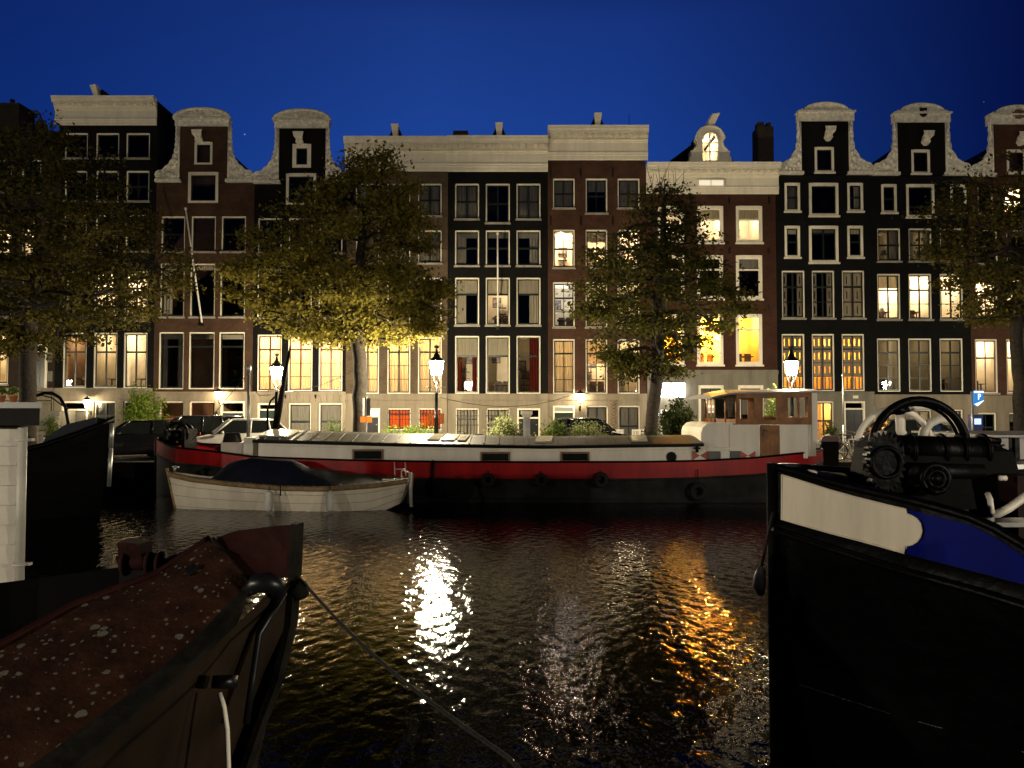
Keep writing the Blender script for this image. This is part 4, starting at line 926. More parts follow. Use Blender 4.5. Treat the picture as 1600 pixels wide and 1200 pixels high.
make_tree('thinning olive elm with bare twigs on top, leaning trunk before the lightbox entrance', [(1013, 690), (1021, 630), (1028, 580), (1030, 500), (1035, 400), (1038, 310)], 31,
          [(290, 1010, 1060), (330, 980, 1085), (380, 930, 1115), (430, 905, 1150), (475, 890, 1172), (520, 905, 1160), (555, 935, 1088), (585, 968, 1052)], 300, 22000, 'leaf_olive', 3, sig=.34, trunk_r=.25, bare_top=(1036, 268, 16), thin=.8)
make_tree('brown-leaved elm at the right edge with a forked trunk, before the lattice-topped windows', [(1598, 690), (1594, 600), (1590, 520), (1600, 470), (1615, 380)], 30,
          [(262, 1480, 1720), (300, 1452, 1740), (360, 1450, 1760), (410, 1462, 1760), (450, 1490, 1760), (485, 1510, 1750), (505, 1540, 1740)], 260, 25000, 'leaf_brown', 4, trunk_r=.27, thin=.5)

def shrub(label, x0, x1, y0, y1, D, n, lmat, seed, name='shrub', size=.05, group=None, cat='shrub', hedge=False, ground=None):
    r = np.random.default_rng(seed); c = P((x0 + x1) / 2, y1, D); zb = QZ if ground is None else ground; W = (x1 - x0) / 2 * D / F; zt = pz(y0, D); hh = zt - zb
    root = thing(name, label, cat, (c.x, D, zb), group=group); b = MB(); pts = []
    ns = 9 if hedge else 14; dep = .45 if hedge else min(W, .9)
    per = n // (ns * 3)
    for k in range(ns):
        bx = c.x + (r.uniform(-.9, .9) * W if hedge else r.uniform(-.3, .3) * W); by = D + r.uniform(-.3, .3) * dep
        for j in range(3):
            tx = c.x + r.uniform(-1, 1) * W * .88; ty = D + r.uniform(-1, 1) * dep; tz = zb + hh * (r.uniform(.45, .92) if hedge else (.95 - .5 * ((tx - c.x) / W) ** 2) * r.uniform(.35, 1))
            b.tube([(bx, by, zb), ((bx + tx) / 2, (by + ty) / 2, zb + (tz - zb) * .6), (tx, ty, tz)], [.018, .012, .005], 4)
            t = r.uniform(.35, 1.0, per)[:, None]; p = np.array([bx, by, zb]) * (1 - t) + np.array([tx, ty, tz]) * t + r.normal(0, 1, (per, 3)) * np.array([.14, .12, .12]); pts.append(p)
    b.build('stem', 'bark', root); pts = np.concatenate(pts); pts[:, 2] = np.maximum(pts[:, 2], zb + .03)
    V, Fc = leaf_mesh(pts, size, r, .2); me = mesh_np('foliage', V - np.array([c.x, D, zb]), Fc); me.materials.append(M[lmat]); o = bpy.data.objects.new('foliage', me); col.objects.link(o); o.parent = root
    return root
shrub('bright green climbing plant against the tall black house beside its last window', 188, 257, 594, 668, 39.2, 5200, 'leaf_lime', 21, 'climbing_plant', .075, cat='plant', ground=QZ + .12)
shrub('small leafy shrub at the foot of the black house door, left of the parked cars', 62, 92, 645, 690, 37.8, 1800, 'leaf_green', 22, size=.06)
shrub('low planter bush behind the grey sign backs', 497, 541, 655, 690, 33, 1800, 'leaf_green', 23)
shrub('low clipped green hedge between the elm and the street lamp', 583, 676, 664, 692, 30.6, 7000, 'leaf_lime', 24, 'hedge', .045, cat='hedge', hedge=True)
shrub('feathery pale bush left of the steel parking column', 764, 816, 640, 690, 30.2, 5500, 'leaf_pale', 25)
shrub('tall narrow dark green bush just right of the steel parking column', 849, 882, 642, 690, 30.4, 3600, 'leaf_green', 26)
shrub('round pale bush in front of the dark parked car', 886, 950, 650, 690, 30.0, 6000, 'leaf_pale', 27)
shrub('small tuft of pale grass-like leaves at the foot of the steel parking column', 826, 848, 672, 690, 30.0, 700, 'leaf_pale', 28)
shrub('large dark olive bush below the bright lightbox', 1030, 1090, 614, 692, 32.5, 9000, 'leaf_dark', 29, size=.07)
shrub('dark low shrub at the foot of the leaning elm', 1000, 1034, 662, 692, 30.6, 1500, 'leaf_dark', 30)
shrub('bright lamp-lit shrub rising behind the wheelhouse roof', 1199, 1230, 588, 690, 30.0, 1500, 'leaf_lime', 31, size=.07)
shrub('bushy pot plant by the orange-lit basement door', 1288, 1306, 650, 692, 38.6, 700, 'leaf_green', 32, size=.06, ground=QZ + .12)

# ------------------------------------------------------------------ cars
M['car_black'] = mat('car_paint_black', (.010, .010, .012), .18, metal=.2, var=.1, spec=.6)
M['car_dark'] = mat('car_paint_dark', (.016, .016, .02), .2, metal=.2, var=.1, spec=.6)
M['car_white'] = mat('car_paint_white', (.62, .61, .57), .25, var=.05, spec=.6)
M['car_glass'] = mat('car_glass', (.012, .014, .014), .06, var=.1, spec=.8)
M['chrome'] = mat('chrome', (.55, .55, .55), .2, metal=.9, var=.1)
M['tail_red'] = mat('tail_lens', (.25, .01, .008), .2)
M['headlight'] = mat('headlight_lens', (.5, .5, .48), .12, metal=.4)
def make_car(label, paint, loc, rz, L=4.1, Wd=1.74, Hh=1.46, van=False):
    r = thing('parked_car', label, 'car', loc, rz, 'cars parked on the far quay', True); h = Wd / 2; k = L / 4.1
    st = [(-2.05, .60, .42, .66), (-1.98, .74, .30, .74), (-1.6, .82, .22, .84), (-.9, .86, .2, .96), (0, .87, .2, 1.0), (1.0, .87, .2, 1.03), (1.7, .85, .22, 1.02), (1.98, .78, .32, .95), (2.05, .66, .45, .85)]
    rings = []
    for x, w, z0, z1 in st:
        w *= h / .87; rings.append([(x * k, -w * .9, z0), (x * k, -w, z0 + .12), (x * k, -w * 1.02, (z0 + z1) / 2), (x * k, -w * .97, z1 - .10), (x * k, -w * .86, z1), (x * k, w * .86, z1), (x * k, w * .97, z1 - .10), (x * k, w * 1.02, (z0 + z1) / 2), (x * k, w, z0 + .12), (x * k, w * .9, z0)])
    b = MB(); b.loft(rings, 0, True, True, True)
    x0, x1, xt0, xt1 = (-1.0 * k, (2.0 if van else 1.9) * k, -.35 * k, (1.85 if van else 1.35) * k); wb, wt = h * .9, h * .72
    b.loft([[(xt0, -wt, Hh - .07), (xt1, -wt, Hh - .07), (xt1, wt, Hh - .07), (xt0, wt, Hh - .07)], [(xt0 + .08, -wt * .96, Hh - .02), (xt1 - .08, -wt * .96, Hh - .02), (xt1 - .08, wt * .96, Hh - .02), (xt0 + .08, wt * .96, Hh - .02)], [(xt0 + .3, -wt * .8, Hh), (xt1 - .3, -wt * .8, Hh), (xt1 - .3, wt * .8, Hh), (xt0 + .3, wt * .8, Hh)]], 0, True, True, True)
    for s in (-1, 1):
        for xa, xb in ((x0, xt0), (x1, xt1), (.35 * k, .4 * k), (1.15 * k, 1.05 * k)): b.tube([(xa, s * wb, 1.0), (xb, s * wt, Hh - .04)], .035, 6)
    body = b.build('body', paint, r)
    g = MB(); i = .015
    for s in (-1, 1): g.quad((x0 + .1, s * (wb - i), 1.0), (x1 - .05, s * (wb - i), 1.0), (xt1 - .03, s * (wt - i), Hh - .08), (xt0 + .03, s * (wt - i), Hh - .08))
    g.build('side_window', 'car_glass', r)
    g = MB(); g.quad((x0, -wb + .04, 1.0), (x0, wb - .04, 1.0), (xt0, wt - .04, Hh - .07), (xt0, -wt + .04, Hh - .07)); g.build('windscreen', 'car_glass', r)
    g = MB(); g.quad((x1, -wb + .04, 1.0), (x1, wb - .04, 1.0), (xt1, wt - .04, Hh - .07), (xt1, -wt + .04, Hh - .07)); g.build('rear_window', 'car_glass', r)
    for s in (-1, 1):
        for x in (-1.28 * k, 1.28 * k):
            t = MB(); t.torus((x, s * (h - .1), .31), .245, .075, 'y', 18, 8); ty = t.build('wheel', 'rubber', r)
            t = MB(); t.torus((x, s * (h - .06), .31), .185, .018, 'y', 18, 6); t.sphere((x, s * (h - .06), .31), .05, 6)
            for q in range(7): a = q * 2 * math.pi / 7; t.tube([(x, s * (h - .05), .31), (x + .18 * math.cos(a), s * (h - .05), .31 + .18 * math.sin(a))], .022, 5)
            t.build('rim', 'chrome', ty)
        t = MB(); t.sphere((-1.93 * k, s * h * .68, .68), .13, 8, 0, (.5, 1.3, .7)); t.build('headlight', 'headlight', r)
        t = MB(); t.sphere((1.98 * k, s * h * .78, .86), .12, 8, 0, (.4, .8, 1.2)); t.build('tail_light', 'tail_red', r)
        t = MB(); t.sphere((-.72 * k, s * (h + .09), 1.03), .1, 8, 0, (.6, 1, .7)); t.build('side_mirror', paint, r)
    t = MB(); t.box(-2.075 * k, -2.05 * k, -.26, .26, .42, .53); t.build('number_plate', 'white_metal', r)
    t = MB(); t.box(-2.07 * k, -2.0 * k, -.5, .5, .56, .64); t.build('grille', 'iron', r)
    return r
def cpos(x, D): return (px(x, 690, D), D, QZ)
make_car('black parked estate car with a bright spoked wheel, beside the dark ship bow', 'car_black', cpos(218, 29.75), R(30), 4.3, Hh=1.5)
make_car('black parked people carrier between the estate car and the white hatchback', 'car_dark', cpos(296, 31.8), R(30), 4.4, Hh=1.66, van=True)
make_car('white parked hatchback seen past the barge foredeck', 'car_white', cpos(374, 30.2), R(24), 3.9, Hh=1.55)
make_car('dark parked car behind the round pale bush', 'car_black', cpos(921, 32.6), R(184), 4.0, Hh=1.55)
make_car('dark parked car mostly hidden behind the big ship windlass', 'car_dark', cpos(1436, 32.0), R(180), 4.2, Hh=1.5)

# ------------------------------------------------------------------ bicycles
M['bike_white'] = mat('bike_paint_pale', (.55, .54, .48), .35, var=.1)
def make_bike(label, paint, loc, rz, bag=False, lean=8):
    r = thing('bicycle', label, 'bicycle', loc, rz, 'bicycles on the far quay', True); r.rotation_euler = (R(lean), 0, rz)
    for x in (-.54, .54):
        b = MB(); b.torus((x, 0, .345), .325, .02, 'y', 24, 6); wl = b.build('wheel', 'rubber', r)
        b = MB(); b.torus((x, 0, .345), .305, .008, 'y', 24, 5); b.sphere((x, 0, .345), .035, 6)
        for k in range(10): a = k * math.pi / 5; b.tube([(x, 0, .345), (x + .3 * math.cos(a), 0, .345 + .3 * math.sin(a))], .0035, 4)
        b.build('rim', 'chrome', wl)
    b = MB(); bb = (-.08, 0, .30); seat = (-.2, 0, .82); head = (.36, 0, .84); ax = (-.54, 0, .345)
    for p, q, t in ((bb, seat, .02), (bb, head, .026), (seat, (.35, 0, .80), .02), (bb, ax, .014), (ax, (-.19, 0, .74), .012)): b.tube([p, q], t, 8)
    b.tube([head, (.33, 0, .95)], .022, 8); b.tube([(.36, 0, .84), (.45, 0, .5), (.54, 0, .345)], .016, 6); b.build('frame', paint, r)
    b = MB(); b.tube([(.33, 0, .95), (.30, 0, 1.04)], .015, 6); b.tube([(.16, -.29, 1.03), (.28, -.22, 1.06), (.31, 0, 1.05), (.28, .22, 1.06), (.16, .29, 1.03)], .013, 6); b.build('handlebar', 'iron', r)
    b = MB(); b.tube([seat, (-.225, 0, .95)], .015, 6); b.loft([[(-.38, -.09, .95), (-.38, .09, .95), (-.38, .09, 1.0), (-.38, -.09, 1.0)], [(-.22, -.07, .95), (-.22, .07, .95), (-.22, .07, .99), (-.22, -.07, .99)], [(-.08, -.02, .95), (-.08, .02, .95), (-.08, .02, .98), (-.08, -.02, .98)]]); b.build('saddle', 'rubber', r)
    b = MB(); b.box(-.78, -.3, -.06, .06, .72, .735); b.tube([(-.74, .05, .72), ax], .008, 4); b.tube([(-.74, -.05, .72), ax], .008, 4); b.build('luggage_rack', 'iron', r)
    b = MB(); b.torus((-.54, 0, .345), .37, .022, 'y', 20, 5, 0, R(20), R(190)); b.build('mudguard', paint, r)
    b = MB(); b.tube([(-.08, -.07, .3), (-.02, -.07, .16)], .012, 5); b.tube([(-.08, .07, .3), (-.14, .07, .44)], .012, 5); b.torus((-.08, -.05, .3), .085, .008, 'y', 16, 4); b.build('crankset', 'steel', r)
    b = MB(); b.sphere((.44, 0, .86), .05, 8); b.build('headlamp', 'chrome', r)
    if bag:
        b = MB(); b.box(-.74, -.36, -.24, -.07, .42, .72); b.box(-.74, -.36, .07, .24, .42, .72); b.build('pannier', 'rubber', r)
    return r
make_bike('pale bicycle parked at the quay edge beside the barge rudder', 'bike_white', cpos(1333, 28.45), R(-8))
make_bike('dark bicycle parked behind the pale one at the thin post', 'iron', cpos(1318, 29.3), R(14), True)
make_bike('dark bicycle just right of the pale one, nearest to the windlass hoop', 'iron', cpos(1352, 29.2), R(160))
make_bike('white-framed bicycle with a black pannier right of the orange-panelled lamp', 'bike_white', cpos(712, 29.2), R(28), True)
make_bike('dark bicycle with panniers left of the feathery pale bush', 'iron', cpos(757, 29.3), R(10), True)

# ------------------------------------------------------------------ signs, posts, chairs
M['orange_panel'] = mat('orange_panel', (.62, .20, .02), .5, var=.1)
M['sign_back'] = mat('sign_back', (.20, .19, .18), .5, metal=.3, var=.15)
X = px(572.5, 650, 30); r = thing('traffic_sign', 'pair of grey sign backs over orange plates on a thin post near the yellow elm', 'sign', (X, 30, QZ))
b = MB(); b.tube([(X, 30, QZ), (X, 30, pz(619, 30))], .03, 8); b.build('post', 'steel', r)
for sx_, rot in ((-1, .35), (1, -.35)):
    b = MB(); xa, xb = px(572.5 + (sx_ * 7 if sx_ > 0 else -5.5), 640, 30), 0
    x0_, x1_ = (px(567.3, 640, 30), px(572.2, 640, 30)) if sx_ < 0 else (px(573.2, 640, 30), px(579.5, 640, 30))
    b.loft([[(x0_, 29.93 + (.1 if sx_ > 0 else 0), z), (x1_, 29.93 + (.1 if sx_ < 0 else 0), z), (x1_, 29.95 + (.1 if sx_ < 0 else 0), z), (x0_, 29.95 + (.1 if sx_ > 0 else 0), z)] for z in (pz(650, 30), pz(622, 30))]); b.build('sign_plate', 'sign_back', r)
    b = MB(); x0_, x1_ = (px(563.5, 655, 30), px(572, 655, 30)) if sx_ < 0 else (px(573, 655, 30), px(581.5, 655, 30)); b.box(x0_, x1_, 29.92, 29.94, pz(660, 30), pz(650.8, 30)); b.build('orange_plate', 'orange_panel', r)
for s in (-1, 1):     # orange plates and a bin on the lamp
    b = MB(); LX = LP.location.x; x = s * .16; b.box(min(x, x + s * .14), max(x, x + s * .14), -.02, .01, 1.35, 1.75)
    o = b.build('orange_plate', 'orange_panel', LP)
X = px(823, 660, 29.6); r = thing('parking_column', 'upright steel parking column with a pale head, between the bushes', 'parking meter', (X, 29.6, QZ))
b = MB(); b.box(X - .13, X + .13, 29.5, 29.72, QZ, pz(652, 29.6)); b.box(X - .05, X - .02, 29.485, 29.5, QZ + .1, pz(655, 29.6)); b.box(X + .05, X + .08, 29.485, 29.5, QZ + .1, pz(655, 29.6)); b.build('column', 'steel', r)
b = MB(); b.loft([[(X - .13, 29.48, pz(652, 29.6)), (X + .13, 29.48, pz(652, 29.6)), (X + .13, 29.74, pz(652, 29.6)), (X - .13, 29.74, pz(652, 29.6))], [(X - .22, 29.44, pz(647, 29.6)), (X + .22, 29.44, pz(647, 29.6)), (X + .22, 29.78, pz(647, 29.6)), (X - .22, 29.78, pz(647, 29.6))], [(X - .22, 29.44, pz(642, 29.6)), (X + .22, 29.44, pz(642, 29.6)), (X + .22, 29.78, pz(642, 29.6)), (X - .22, 29.78, pz(642, 29.6))]]); b.build('head', 'white_metal', r)
X = px(1318, 650, 28.7); r = thing('thin_post', 'thin bare metal post rising from the quay by the bicycles', 'post', (X, 28.7, QZ))
b = MB(); b.tube([(X, 28.7, QZ), (X, 28.7, pz(664, 28.7))], .045, 8); b.tube([(X, 28.7, pz(664, 28.7)), (X, 28.7, pz(588, 28.7))], .028, 8); b.build('pole', 'steel', r); b = MB(); b.lathe([(.05, 0), (.05, .06), (.0, .08)], (X, 28.7, pz(588, 28.7)), 8); b.build('cap', 'steel', r)
# blue lit parking sign and ticket machine
M['sign_blue'] = emis('parking_blue', (.02, .22, .62), 1.0); M['sign_white'] = emis('parking_white', (.75, .9, 1), 1.8); M['screen'] = emis('machine_screen', (.35, .45, 1), 2.2)
D = 30.0; X = px(1527, 640, D); r = thing('parking_sign', 'glowing blue and white parking sign on a pole above the ticket machine', 'sign', (X, D, QZ))
b = MB(); b.tube([(X - .15, D + .08, QZ), (X - .15, D + .08, pz(612, D))], .045, 8); b.build('pole', 'steel', r)
b = MB(); x0_, x1_ = px(1521, 625, D), px(1535.5, 625, D); b.prism([(x0_, pz(632, D)), (x0_ + .12, pz(635, D)), (x1_, pz(626, D)), (x1_, pz(610.5, D)), (x0_, pz(610.5, D))], D - .05, D + .02); bd = b.build('sign_body', 'sign_blue', r)
b = MB(); y0_, y1_ = D - .065, D - .051; b.box(x0_, x1_, y0_, y1_, pz(614, D), pz(611, D)); b.prism([(x0_, pz(631.5, D)), (x0_ + .12, pz(634.5, D)), (x1_, pz(626.5, D)), (x1_, pz(625.5, D))], y0_, y1_)
xc = x0_ + .15; b.box(xc, xc + .035, y0_, y1_, pz(624.5, D), pz(615.5, D)); zc = pz(618, D); b.torus((xc + .045, D - .058, zc), .05, .017, 'y', 12, 5, 0, -math.pi / 2, math.pi / 2); b.box(xc + .035, xc + .05, y0_, y1_, zc + .035, zc + .065); b.box(xc + .035, xc + .05, y0_, y1_, zc - .065, zc - .035)
b.build('letter', 'sign_white', bd)
D = 30.4; X = px(1524, 660, D); r = thing('ticket_machine', 'ticket machine with a glowing violet-blue screen under the parking sign', 'ticket machine', (X, D, QZ))
b = MB(); b.box(X - .2, X + .2, D - .12, D + .12, QZ, pz(668, D)); b.box(X - .22, X + .22, D - .15, D + .12, pz(668, D), pz(648, D)); b.build('cabinet', mat('machine_blue', (.05, .06, .2), .4), r)
b = MB(); b.box(X - .13, X + .13, D - .165, D - .151, pz(663, D), pz(654, D)); b.build('screen', 'screen', r)
def make_chair(label, x, D, rz):
    r = thing('garden_chair', label, 'chair', cpos(x, D), rz, 'white garden chairs before the brown-red house', True)
    for sx_ in (-1, 1):
        for sy in (-1, 1):
            b = MB(); b.box(sx_ * .26 - .025, sx_ * .26 + .025, sy * .24 - .025, sy * .24 + .025, 0, .62 if sy < 0 else .95); b.build('leg', 'white_metal', r)
        b = MB(); b.box(sx_ * .26 - .04, sx_ * .26 + .04, -.28, .2, .621, .65); b.build('armrest', 'white_metal', r)
    b = MB()
    for k in range(6): b.box(-.25, .25, -.24 + k * .08, -.18 + k * .08, .42, .445)
    b.build('seat', 'white_metal', r); b = MB()
    for k in range(6): b.box(-.21 + k * .077, -.17 + k * .077, .225, .25, .46, .88)
    b.box(-.234, .234, .225, .26, .88, .94); b.build('backrest', 'white_metal', r); return r
make_chair('white slatted garden chair nearer the dark parked car', 969, 37.0, R(18)); make_chair('white slatted garden chair beside the leaning elm trunk', 997, 37.0, R(-8))
# cables and flagpoles
def cable(label, pts, sag, rad=.012, mt='iron'):
    b = MB(); Q = []
    for i in range(len(pts) - 1):
        for k in range(12):
            t = k / 12; p = Vector(pts[i]).lerp(Vector(pts[i + 1]), t); p.z -= sag * 4 * t * (1 - t); Q.append(p)
    Q.append(Vector(pts[-1])); b.tube(Q, rad, 5, 0); o = b.build('cable', mt, None, Q[0]); return tag(o, label, 'cable')
cable('thin dark cable sagging from the street lamp to the wall lantern of the brown-red house', [P(684, 620, 29.6), P(905, 612, 39.4)], .55)
cable('thin dark cable climbing from the mast-side lamp toward the yellow elm trunk', [P(437, 612, 33), P(557, 575, 31)], .25)
def flagpole(label, a, c, D, out):
    pa, pc = P(*a, D - .1), P(*c, D - out); pa, pc = Vector(pa), Vector(pc); root = thing('flagpole', label, 'flagpole', pa); b = MB(); b.tube([pa, pc], [.05, .035], 8); b.sphere(pc, .07, 8); b.build('pole', 'white_metal', root)
    b = MB(); b.box(pa.x - .07, pa.x + .07, D - .2, D - .004, pa.z - .06, pa.z + .1); b.build('wall_bracket', 'iron', root)
flagpole('white flagpole slanting across the front of the brown neck-gabled house', (316, 508), (290, 326), FY, 2.0)
flagpole('white flagpole standing upright before the black corniced house', (778, 513), (777.5, 365), FY, 1.6)

# ------------------------------------------------------------------ the long barge
M['hull_black'] = mat('hull_black', (.0018, .0018, .0017), .7, spec=.08, var=.5, scale=2.5, bump=.3, bscale=6)
M['gloss_black'] = mat('gloss_black', (.0016, .0016, .0018), .42, var=.4, scale=3, spec=.08, bump=.6, bscale=9)
M['hull_red'] = mat('hull_red', (.36, .012, .012), .38, var=.4, scale=1.6, streak=True, spec=.22, bump=.12, bscale=3)
M['boat_white'] = mat('boat_white', (.74, .68, .57), .45, var=.2, scale=1.2, streak=True, spec=.5, bump=.06, bscale=4)
M['deck_roof'] = mat('deck_roof', (.034, .032, .026), .5, var=.4, scale=3, bump=.25, bscale=7)
M['hatch_pale'] = mat('hatch_pale', (.42, .38, .30), .25, var=.25, scale=4)
M['navy'] = mat('navy_canvas', (.004, .006, .016), .6, var=.35, scale=4, bump=.5, bscale=4)
M['tan'] = mat('tan_rail', (.24, .155, .075), .6, var=.3, scale=9)
M['flag_red'] = mat('flag_red', (.45, .07, .035), .5)

def interp(tab, x):
    xs = [t[0] for t in tab]
    if x <= xs[0]: return tab[0][1]
    for i in range(len(xs) - 1):
        if x <= xs[i + 1]:
            t = (x - xs[i]) / (xs[i + 1] - xs[i]); t = t; return tab[i][1] * (1 - t) + tab[i + 1][1] * t
    return tab[-1][1]
BX0, BX1, BC, BHB = px(247, 690, 26.0), px(1281, 700, 26.0), 26.0, 2.0
def half(x):     # half beam at deck level
    a = (x - BX0) / 4.6; c = (BX1 - x) / 3.0; w = BHB
    if a < 1: w = min(w, BHB * math.sqrt(max(0, 1 - (1 - a) ** 2)) ** 1.1)
    if c < 1: w = min(w, BHB * math.sqrt(max(0, 1 - (1 - c) ** 2)))
    return max(w, .03)
def zx(pairs): return [(px(x, 700, 24.2 if 300 < x < 1250 else 25.8), pz(y, 24.05 if 380 < x < 1230 else (24.6 if 300 < x < 1260 else 25.9))) for x, y in pairs]
ZT = zx([(247, 686), (290, 697), (330, 705), (400, 715), (550, 720), (700, 722.5), (850, 723), (1000, 722.5), (1090, 721), (1180, 716), (1240, 709), (1281, 702)])
ZB = zx([(247, 706), (290, 718), (330, 726), (400, 737), (550, 744), (700, 747), (850, 748), (1000, 747), (1090, 745), (1180, 740), (1240, 731), (1281, 716)])
barge = thing('barge', 'long black, red and white live-aboard barge with wheelhouse, moored along the far quay', 'barge', (0, BC, 0))
xs = sorted(set([BX0 + (BX1 - BX0) * t for t in list(np.linspace(0, .06, 9)) + list(np.linspace(.06, .94, 40)) + list(np.linspace(.94, 1, 10))]))
def strip(fz0, fz1, k0, k1, out=0, n=2):
    b = MB()
    for s in (-1, 1):
        rows = []
        for i in range(n + 1):
            t = i / n; rows.append([(x, BC + s * (half(x) * (k0 * (1 - t) + k1 * t) + out), fz0(x) * (1 - t) + fz1(x) * t) for x in xs])
        b.loft(rows, 0, False, False, True)
    return b
zt = lambda x: interp(ZT, x); zb = lambda x: interp(ZB, x)
b = strip(lambda x: -.5, zb, .9, .985, 0, 4)
for s in (-1, 1):
    b.loft([[(x, BC + s * (half(x) + .0), zb(x)) for x in xs], [(x, BC + s * (half(x) + .05), zb(x)) for x in xs], [(x, BC + s * (half(x) + .05), zb(x) - .07) for x in xs], [(x, BC + s * (half(x) * .98), zb(x) - .08) for x in xs]], 0, False, False, True)
b.loft([[(x, BC - half(x) * .97, zt(x) - .22) for x in xs], [(x, BC + half(x) * .97, zt(x) - .22) for x in xs]], 0, False, False)
b.tube([(BX0 - .02, BC, -.5), (BX0 - .06, BC, zb(BX0)), (BX0 - .05, BC, zt(BX0) + .06)], .07, 8)
b.build('hull', mat('barge_hull', (.022, .022, .021), .6, spec=.15, var=.6, scale=1.8, bump=.5, bscale=5, detail=9), barge)
b = strip(zb, zt, 1.0, 1.0, .012, 2); b.build('sheer_strake', 'hull_red', barge)
b = MB()
for s in (-1, 1): b.tube([(x, BC + s * half(x), zt(x) + .02) for x in xs], .035, 6)
b.build('gunwale', 'gloss_black', barge)
b = strip(lambda x: .10, lambda x: .13, .935, .936, .02, 1); b.build('waterline_weld', 'iron', barge)
# cabin trunk
CX0, CX1, CY0, CY1 = px(403, 705, 24.25), px(1103, 705, 24.25), 24.28, 27.72
ct = lambda x: interp([(CX0, pz(689, 24.28)), (px(620, 700, 24.28), pz(694.5, 24.28)), (px(850, 700, 24.28), pz(698, 24.28)), (CX1, pz(694.5, 24.28))], x)
cx = list(np.linspace(CX0, CX1, 30)); b = MB()
b.loft([[(x, CY0, zt(x) - .22) for x in cx], [(x, CY0 + .03, ct(x)) for x in cx], [(x, CY1 - .03, ct(x)) for x in cx], [(x, CY1, zt(x) - .22) for x in cx]], 0, False, False)
for x in (CX0, CX1): b.quad((x, CY0, zt(x) - .22), (x, CY1, zt(x) - .22), (x, CY1 - .03, ct(x)), (x, CY0 + .03, ct(x)))
cabin = b.build('cabin', 'boat_white', barge)
b = MB()
for k in range(14):
    x = CX0 + .3 + k * (CX1 - CX0 - .6) / 13; b.box(x - .05, x + .05, CY0 - .012, CY0 + .02, ct(x) - .14, ct(x) - .10)
b.loft([[(x, CY0 - .012, ct(x) - .12) for x in cx], [(x, CY0 - .02, ct(x) - .15) for x in cx], [(x, CY0 + .0, ct(x) - .155) for x in cx]], 0, False, False); b.build('drip_rail', 'boat_white', cabin)
# cambered roof
b = MB(); sec = [(-.14, .0), (-.10, .05), (.45, .14), (1.1, .24), (1.75, .28), (2.4, .24), (3.05, .14), (3.6, .05), (3.64, 0)]
rings = []
for x in np.linspace(CX0 - .12, CX1 - .1, 40):
    f = interp([(CX0, 1.15), (px(850, 700, 24.3), .95), (CX1, .9)], x); rings.append([(x, CY0 + y - .06, ct(x) + z * f) for y, z in sec] + [(x, CY0 + 3.5, ct(x) - .03), (x, CY0 - .14, ct(x) - .05)])
b.loft(rings, 0, True, True); roof = b.build('cabin_roof', 'deck_roof', barge)
def roofpt(x, y):
    f = interp([(CX0, 1.15), (px(850, 700, 24.3), .95), (CX1, .9)], x); return Vector((x, CY0 + y - .06, ct(x) + interp(sec, y) * f))
b = MB()
for k in range(26):
    x = CX0 + .2 + k * .46
    if x > CX1 - .4: break
    b.loft([[tuple(roofpt(x + d, y) + Vector((0, 0, e_))) for y in (-.05, .45, 1.1, 1.7)] for d, e_ in ((-.02, .003), (-.02, .022), (.02, .022), (.02, .003))], 0, False, False)
b.build('roof_batten', 'deck_roof', roof)
b = MB(); b.loft([[(x, CY0 - .215, ct(x) - .05) for x in np.linspace(CX0 - .12, CX1 - .1, 40)], [(x, CY0 - .21, ct(x) + .02) for x in np.linspace(CX0 - .12, CX1 - .1, 40)], [(x, CY0 - .13, ct(x) + .035) for x in np.linspace(CX0 - .12, CX1 - .1, 40)]], 0, False, False); b.build('roof_edge', 'gloss_black', roof)
for xa, xb, mt in ((670, 688, 'blind'), (690, 712, 'hatch_pale'), (716, 728, 'hatch_pale'), (835, 860, 'hatch_pale'), (985, 1008, 'hatch_pale'), (412, 455, 'hatch_pale')):
    x0_, x1_ = px(xa, 690, 25), px(xb, 690, 25); b = MB()
    lo = [roofpt(x0_, .3), roofpt(x1_, .3), roofpt(x1_ + .12, 1.4), roofpt(x0_ + .12, 1.4)]; b.loft([[tuple(p + Vector((0, 0, .004))) for p in lo], [tuple(p + Vector((0, 0, .05))) for p in lo]]); sk = b.build('roof_hatch', mt, roof)
for xa, xb, ya, yb in ((551, 599, 702, 719.5), (751, 797, 706, 722), (876, 921, 706, 722)):
    x0_, x1_, z0_, z1_ = px(xa, 712, CY0), px(xb, 712, CY0), pz(yb, CY0), pz(ya, CY0); b = MB(); f = .055
    for q in ((x0_, x1_, z0_, z0_ + f), (x0_, x1_, z1_ - f, z1_), (x0_, x0_ + f, z0_ + f, z1_ - f), (x1_ - f, x1_, z0_ + f, z1_ - f)): b.box(q[0], q[1], CY0 - .04, CY0 + .03, q[2], q[3])
    fr = b.build('cabin_window', 'brown_wood', barge); b = MB(); b.box(x0_ + f, x1_ - f, CY0 - .02, CY0 + .015, z0_ + f, z1_ - f); b.build('pane', 'car_glass', fr)
b = MB(); X, Z = px(1049, 714, CY0), pz(714, CY0); b.torus((X, CY0 - .01, Z), .14, .025, 'y', 20, 6); pt = b.build('porthole', 'iron', barge); b = MB(); b.lathe([(.13, 0), (.13, .001)], (X, CY0, Z), 4); b = MB(); b.prism([(X + .135 * math.cos(a), Z + .135 * math.sin(a)) for a in np.linspace(0, 2 * math.pi, 20)[:-1]], CY0 - .015, CY0 + .01); b.build('pane', 'car_glass', pt)
